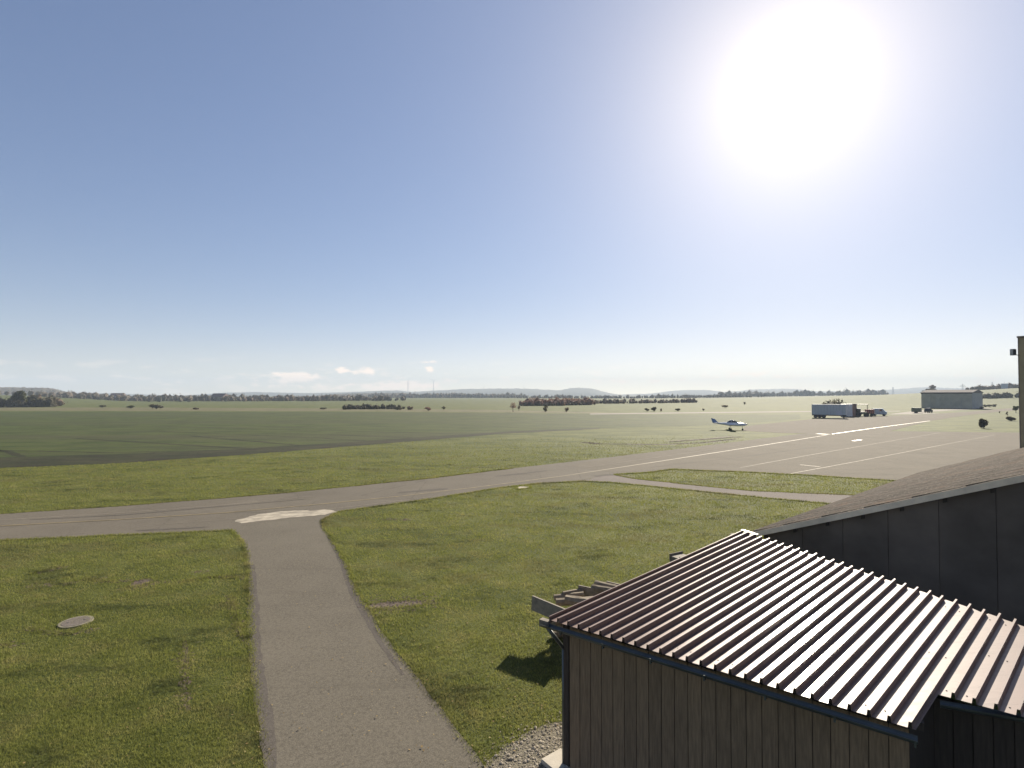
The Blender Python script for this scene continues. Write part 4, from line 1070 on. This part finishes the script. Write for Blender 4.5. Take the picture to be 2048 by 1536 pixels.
bush('low spreading shrub between the round bush and the tower', 2022, 842, 18, 9, M['leaf_dark'], 13, n=900, name='shrub', cat='shrub')
bush('tiny upright shrub left of the spreading shrub', 2014, 831, 4, 8, M['leaf_dark'], 14, n=300, name='shrub', cat='shrub')
bush('tiny pale shrub on the slope far left of the small round tree', 1999, 827, 3, 5, M['leaf_green'], 15, n=200, name='shrub', cat='shrub')
for i, px in enumerate((1971, 1980, 1990)):
    bush(['dark bush touching the right hangar corner', 'middle dark bush in the row right of the hangar', 'rightmost dark bush in the row right of the hangar'][i], px, 814.5, 10, 6, M['leaf_dark'], 20 + i, n=350, group='bushes right of the hangar')
bush('bushy grey shrubs against the hangar side wall', 1962, 817, 8, 6, M['leaf_dark'], 24, Y=256, n=300, name='shrub', cat='shrub')
bush('round pale tree alone on the skyline above the hangar roof', 1864, 780, 14, 17, M['leaf_brown'], 25, Y=600, n=900, trunk=.15, name='skyline_tree', cat='tree')
bush('dense dark copse below the round skyline tree', 1857, 784, 26, 8, M['leaf_dark'], 26, Y=590, n=900, name='copse', cat='copse')
# left side
bush('tall green tree above the dark hedge at the left', 38, 811, 26, 34, M['leaf_green'], 30, Y=300, n=2200, trunk=.12, name='broadleaf_tree', cat='tree')
for i, (px, py, w, h, mt) in enumerate([(262, 817, 16, 7, 'leaf_green'), (313, 818, 25, 10, 'leaf_dark'), (205, 815, 14, 5, 'leaf_dark'), (392, 819, 14, 4, 'leaf_brown'), (646, 819, 14, 4, 'leaf_dark'),
        (820, 820, 14, 9, 'leaf_brown'), (856, 822, 15, 10, 'leaf_autumn'), (1092, 824, 12, 13, 'leaf_dark'), (1133, 824, 11, 11, 'leaf_brown'), (1038, 822, 6, 12, 'leaf_brown'),
        (1356, 822, 12, 6, 'leaf_dark'), (1294, 823, 10, 8, 'leaf_dark'), (1308, 823, 14, 9, 'leaf_dark'), (1322, 823, 5, 6, 'leaf_brown'), (1407, 822, 6, 5, 'leaf_brown'), (1450, 816, 12, 6, 'leaf_brown'), (1489, 809, 6, 5, 'leaf_dark'), (887, 819, 8, 6, 'leaf_dark'), (796, 820, 22, 8, 'leaf_dark')]):
    lab = ['olive bush left of the large dark bush in the far field', 'large dark bush standing alone in the left far field', 'faint low bush between the left hedge and the olive bush', 'small brown bush right of the large dark bush',
           'tiny dark bush far in the middle left field', 'faint brown bush left of the reddish bush', 'reddish autumn bush at the field edge left of centre', 'dark bush left of two in front of the reddish hedge', 'brownish bush right of two in front of the reddish hedge', 'slim bare sapling beside the pink autumn tree',
           'low dark bush right of the bush group at field edge', 'left bush of the tight dark group on the far field', 'widest bush of the tight dark group on the far field', 'small brown bush at the right end of the dark group', 'tiny brown bush behind the aircraft tail to the left', 'brown bush on the rising field left above the aircraft', 'small dark bush on the rising field above the aircraft', 'small dark bush right of the reddish bush', 'low dark thicket left of the faint brown bush'][i]
    bush(lab, px, py, w, h, M[mt], 40 + i, n=450)
bush('pink-leaved small tree with bare trunk right of centre', 1026, 824, 16, 19, M['leaf_autumn'], 80, n=500, trunk=.3, name='autumn_tree', cat='tree', bare=True)
for i, (px, h) in enumerate(((1545, 13), (1600, 12), (1680, 10))): pass

def belt(name, label, pts, width, hmin, hmax, n, mat, seed, cat='hedge', leafy_=6):
    """a hedge or wood that reads as one mass: many ragged crowns joined"""
    rng = np.random.default_rng(seed); VV = []; FF = []; k = 0
    pts = np.array(pts, float); seg = np.linalg.norm(np.diff(pts, axis=0), axis=1); cum = np.r_[0, np.cumsum(seg)]
    for i in range(n):
        s = rng.random() * cum[-1]; x = np.interp(s, cum, pts[:, 0]); y = np.interp(s, cum, pts[:, 1])
        x += rng.normal(0, width * .3); y += rng.normal(0, width * .5)
        h = rng.uniform(hmin, hmax) * rng.choice([1, 1, 1.25, .8]); r_ = h * rng.uniform(.32, .55)
        v = iv * np.array([r_, r_, h * .55]) * rng.uniform(.65, 1.3, (len(iv), 1))
        v = v + np.array([x, y, float(T(x, y)) + h * .45])
        VV.append(v); FF.append(fi + k); k += len(iv)
        m_ = leafy_ * 3
        p = rng.normal(0, 1, (m_, 3)); p /= np.linalg.norm(p, axis=1)[:, None]; p = p * np.array([r_, r_, h * .55]) * rng.uniform(.9, 1.25, (m_, 1)) + np.array([x, y, float(T(x, y)) + h * .45])
        s2 = h * .09; q = rng.normal(0, s2, (m_, 3, 3)); tv = (p[:, None] + q).reshape(-1, 3)
        VV.append(tv); FF.append(np.arange(3 * m_).reshape(-1, 3) + k); k += 3 * m_
    me = npmesh(name, np.vstack(VV), np.vstack(FF))
    return tag(link(name, me, None, mat), label, cat, kind='stuff')
def pl(*a): return [(P(px, Y).x, Y) for px, Y in a]
belt('hedge', 'dark dense hedge at the left below the tall tree', pl((-250, 290), (0, 300), (60, 305), (112, 312)), 5, 3.6, 5.2, 120, M['leaf_dark'], 90, leafy_=30)
belt('hedge', 'brown hedge end behind the dark left hedge', pl((40, 330), (115, 330)), 5, 3.5, 5, 60, M['leaf_brown'], 91, leafy_=20)
belt('scrub', 'dark scrub strip at the field edge left of centre', pl((690, 258), (730, 262), (800, 262)), 6, .7, 2.2, 110, M['leaf_dark'], 92, 'scrub', leafy_=12)
belt('autumn_hedge', 'long reddish autumn hedge beyond the middle field', pl((1050, 345), (1100, 350), (1180, 380)), 8, 2.5, 4.2, 240, M['leaf_autumn'], 93, leafy_=20)
belt('hedge', 'dark foot of the reddish hedge', pl((1045, 335), (1100, 340), (1180, 370)), 3, 1.0, 1.8, 90, M['leaf_dark'], 94, leafy_=10)
belt('hedge', 'brown hedge right of the reddish autumn hedge', pl((1190, 430), (1260, 440), (1385, 450)), 10, 1.5, 3.2, 200, M['leaf_brown'], 95, leafy_=12)
belt('hedge', 'thin hedge line on the slope right of the hangar', pl((1960, 430), (2010, 430), (2080, 430)), 3, 2.5, 3.6, 90, M['leaf_dark'], 96, leafy_=8)
# ruderal growth behind trailers
belt('scrub', 'low shrubs just behind the blue-grey trailer', pl((1650, 210), (1680, 210)), 3, 2.6, 3.9, 24, M['leaf_dark'], 97, 'scrub', leafy_=20)
# woods
belt('village_trees', 'mixed autumn tree belt across the left distance', pl((120, 700), (200, 640), (300, 620), (450, 620), (600, 640), (760, 660)), 60, 3.2, 6.5, 900, M['forest'], 101, 'trees')
belt('far_wood', 'low hazy wood right of the wooded hill', pl((740, 1300), (860, 1300), (960, 1300), (1050, 1300)), 60, 5, 11, 420, M['forest'], 102, 'wood')
belt('tree_row', 'hazy tree row beyond the reddish hedge', pl((1040, 1150), (1200, 1100), (1350, 1050), (1500, 1100)), 50, 3, 7, 380, M['forest'], 103, 'trees')
belt('tree_row', 'pale hazy tree row on the right skyline', pl((1440, 1400), (1560, 1400), (1660, 1400), (1760, 1400)), 40, 6, 14, 220, M['forest'], 104, 'trees')
belt('skyline_hedge', 'hedge along the far right skyline behind the pylons', pl((1940, 640), (2000, 640), (2060, 640)), 8, 2.5, 6, 80, M['leaf_brown'], 105, 'hedge')
# small far houses in the village belt
def house(label, px, Y, w, d, h, col, rz):
    b_ = P(px, Y); t = thing('village_house', label, 'house', b_, rz, None)
    MB().box((-w / 2, -d / 2, 0), (w / 2, d / 2, h)).build('wall', col, t)
    g = MB(); g.prism([(-w / 2 - .4, -d / 2 - .5, h), (-w / 2 - .4, 0, h + d * .38), (-w / 2 - .4, d / 2 + .5, h)], (w + .8, 0, 0)); g.build('roof', M['brown_box'], t)
house('small pale house half hidden left in the distant tree belt', 236, 600, 12, 9, 5, M['white_paint'], .3)
house('pale farmhouse among trees in the distance left of centre', 440, 600, 16, 10, 5, M['pale_paving'], -.2)

# ------------------------------------------------------------------ hills
def hill(name, prof, Y, depth, mat, seed, rough=0.0):
    prof = np.array(prof, float); px = np.arange(prof[0, 0], prof[-1, 0] + 1, 6.0); py = np.interp(px, prof[:, 0], prof[:, 1])
    ker = np.array([1, 2, 3, 2, 1]) / 9.0; py = np.convolve(np.pad(py, 2, mode='edge'), ker, 'valid')
    rng = np.random.default_rng(seed); nd_ = 14
    h = np.maximum(7 + (790 - py) / F * Y, 0)
    h = h + rng.normal(0, rough, len(h))
    V = []
    for j in range(nd_ + 1):
        s = j / nd_; prof_ = math.sin(math.pi * min(1, s * 1.0)) ** 0.8 if s > 0 else 0
        Yj = Y - depth * .5 + depth * s
        # crest at s = .5
        k = prof_ if s <= .5 else prof_
        x = (px - 1024) / F * Yj
        V.append(np.stack([x, np.full_like(x, Yj), h * k * (1 + (rng.normal(0, .03, len(h)) if 0 < j < nd_ and j != nd_ // 2 else 0)) - 0.5 - (2 if j in (0, nd_) else 0)], -1))
    n = len(px); V = np.vstack(V)
    Fc = [(j * n + i, j * n + i + 1, (j + 1) * n + i + 1, (j + 1) * n + i) for j in range(nd_) for i in range(n - 1)]
    return tag(link(name, npmesh(name, V, Fc, True), None, mat), kind='structure')
hill('hills', [(-900, 772), (200, 786), (360, 791), (410, 788), (450, 785), (505, 784), (560, 785), (620, 786), (700, 784), (760, 781.5), (800, 780.5), (822, 784), (870, 781), (930, 778), (1000, 777), (1060, 777.5), (1122, 781),
      (1136, 776.5), (1160, 775.5), (1185, 776.5), (1205, 783), (1235, 789), (1290, 789.5)], 3600, 1000, M['hill'], 1)
hill('hills', [(1200, 792), (1260, 788), (1300, 787.5), (1340, 782), (1380, 779.5), (1420, 780), (1445, 784), (1480, 782), (1500, 779), (1560, 777.5), (1600, 778), (1625, 783), (1700, 782), (1760, 780), (1800, 778), (1850, 774), (1900, 776), (2000, 778), (2400, 770), (3200, 772)], 4300, 1000, M['hill'], 2)
hill('wooded_hill', [(520, 797), (560, 796), (620, 793), (660, 789), (700, 787), (730, 786.5), (760, 787), (800, 785.5), (830, 788), (860, 793), (900, 798), (950, 802)], 1800, 500, M['forest'], 3, .6)
hill('wooded_hill', [(-900, 764), (-200, 772), (0, 774), (60, 775), (105, 776), (122, 781), (150, 788), (200, 792), (280, 797)], 1300, 400, M['forest'], 4, .6)
def hill_wood(name, label, prof, Y, depth, n, seed):
    prof = np.array(prof, float); rng = np.random.default_rng(seed); VV = []; FF = []; k = 0
    for i in range(n):
        px = rng.uniform(prof[0, 0], prof[-1, 0]); py = np.interp(px, prof[:, 0], prof[:, 1]); h = max(7 + (790 - py) / F * Y, 0)
        s = rng.uniform(.05, .55); Yj = Y - depth * .5 + depth * s; z = h * math.sin(math.pi * s) ** .8
        th = rng.uniform(7, 13); r_ = th * rng.uniform(.3, .5)
        v = iv * np.array([r_, r_, th * .5]) * rng.uniform(.7, 1.25, (len(iv), 1)) + np.array([(px - 1024) / F * Yj, Yj, z - 2])
        VV.append(v); FF.append(fi + k); k += len(iv)
    return tag(link(name, npmesh(name, np.vstack(VV), np.vstack(FF)), None, M['forest']), label, 'wood', kind='stuff')
hill_wood('hill_wood', 'hazy wood covering the low hill left of centre', [(560, 798), (620, 795), (660, 791), (700, 789), (800, 787.5), (830, 790), (860, 795), (900, 800), (950, 803)], 1800, 500, 1300, 6)
hill_wood('hill_wood', 'wood covering the hill at the far left', [(-200, 775), (0, 777), (60, 778), (105, 779), (122, 784), (150, 790), (200, 794)], 1300, 400, 900, 7)

# ------------------------------------------------------------------ far masts, turbines, pylons, water tower
def turbine(label, px, ytop, Y, ph):
    zt = Z(ytop, Y); b_ = P(px, Y, 30.0); t = thing('wind_turbine', label, 'wind turbine', b_, 0, 'wind turbines on the far hills')
    H = zt - 30
    MB().tube((0, 0, 0), (0, 0, H), 2.2, 1.3, 10).build('tower', M['white_paint'], t)
    MB().box((-1.4, -3, H - 1.2), (1.4, 3.4, H + 1.6)).build('nacelle', M['white_paint'], t)
    for k in range(3):
        a = ph + k * 2.094
        g = MB(); g.prism([(-1.0, -3.5, 0), (1.0, -3.5, 0), (.25, -3.5, 27), (-.25, -3.5, 27)], (0, -.8, 0)); o = g.build('blade', M['white_paint'], t); o.location = (0, 0, H); o.rotation_euler = (0, a, 0)
turbine('left faint wind turbine above the far hills', 816, 765, 3550, .3)
turbine('right faint wind turbine above the far hills', 867, 762, 3580, 1.0)
def mast(label, px, ytop, Y, zb):
    zt = Z(ytop, Y); t = thing('radio_mast', label, 'mast', P(px, Y, zb))
    MB().tube((0, 0, 0), (0, 0, zt - zb), 1.4, .7, 6).build('pole', M['steel'], t)
    MB().tube((0, 0, zt - zb - 12), (0, 0, zt - zb - 10), 2.0, 2.0, 8).build('platform', M['steel'], t)
mast('thin radio mast on the middle hill, left of the flat-topped hill', 1048, 770, 3560, 40)
mast('fainter radio mast on the long hill left of the thin mast', 968, 771, 3560, 40)
def pylon(label, px, ytop, Y, arms, wid, group='electricity pylons on the right skyline'):
    b_ = P(px, Y); H = Z(ytop, Y) - b_.z; t = thing('electricity_pylon', label, 'pylon', b_, 0, group)
    g = MB(); w = H * .10
    for sx in (-1, 1):
        for sy_ in (-1, 1): g.tube((sx * w, sy_ * w, 0), (sx * w * .18, sy_ * w * .18, H), .22, .16, 5)
    for i in range(6):
        z0 = H * i / 6; z1 = H * (i + 1) / 6; f0 = 1 - .82 * i / 6; f1 = 1 - .82 * (i + 1) / 6
        for sy_ in (-1, 1):
            g.tube((-w * f0, sy_ * w * f0, z0), (w * f1, sy_ * w * f1, z1), .12, n=4); g.tube((w * f0, sy_ * w * f0, z0), (-w * f1, sy_ * w * f1, z1), .12, n=4)
    g.build('lattice_tower', M['steel'], t)
    for zf, l in arms:
        MB().tube((-wid * l, 0, H * zf), (wid * l, 0, H * zf), .3, n=5).tube((-wid * l, 0, H * zf), (0, 0, H * zf + H * .08), .18, n=4).tube((wid * l, 0, H * zf), (0, 0, H * zf + H * .08), .18, n=4).build('cross_arm', M['steel'], t)
pylon('wide-armed pylon behind the middle of the hangar roof', 1925.5, 768, 1500, ((.72, 1.0), (.84, .6)), 11)
pylon('narrow pylon between the hangar and the water tower', 1985, 764, 1500, ((.62, .55), (.75, .5), (.88, .4)), 9)
pylon('tiny distant pylon left of the hangar', 1786, 774, 1900, ((.7, .5), (.85, .4)), 7)
wt_b = P(2009, 620); wt = thing('water_tower', 'squat pale water tank on the right skyline', 'water tower', wt_b)
Ht = Z(767.5, 620) - wt_b.z
MB().tube((0, 0, 0), (0, 0, Ht - .3), 3.0, 3.2, 20).build('tank', M['tank'], wt); MB().tube((0, 0, Ht - .298), (0, 0, Ht + .2), 3.4, 3.4, 20).build('rim', M['tank'], wt)
MB().tube((0, 0, Ht + .2), (0, 0, Ht + 2.2), .12, n=6).build('antenna', M['steel'], wt); MB().box((3.2, -2, 0), (6.5, 2, 2.2)).build('annex', M['brown_box'], wt)

# ------------------------------------------------------------------ haze
hb_ = MB().box((-5600, -5600, -1.5), (5600, 5600, 175)).mesh('haze')
hm = bpy.data.materials.new('haze_air'); hm.use_nodes = True; nt = hm.node_tree
for n in list(nt.nodes): nt.nodes.remove(n)
ho = nt.nodes.new('ShaderNodeOutputMaterial'); pv = nt.nodes.new('ShaderNodeVolumePrincipled')
pv.inputs['Color'].default_value = (0.56, 0.66, 0.80, 1); pv.inputs['Density'].default_value = 0.00024; pv.inputs['Anisotropy'].default_value = 0.0
nt.links.new(pv.outputs[0], ho.inputs['Volume'])
o = link('haze', hb_, None, hm); tag(o, kind='stuff')
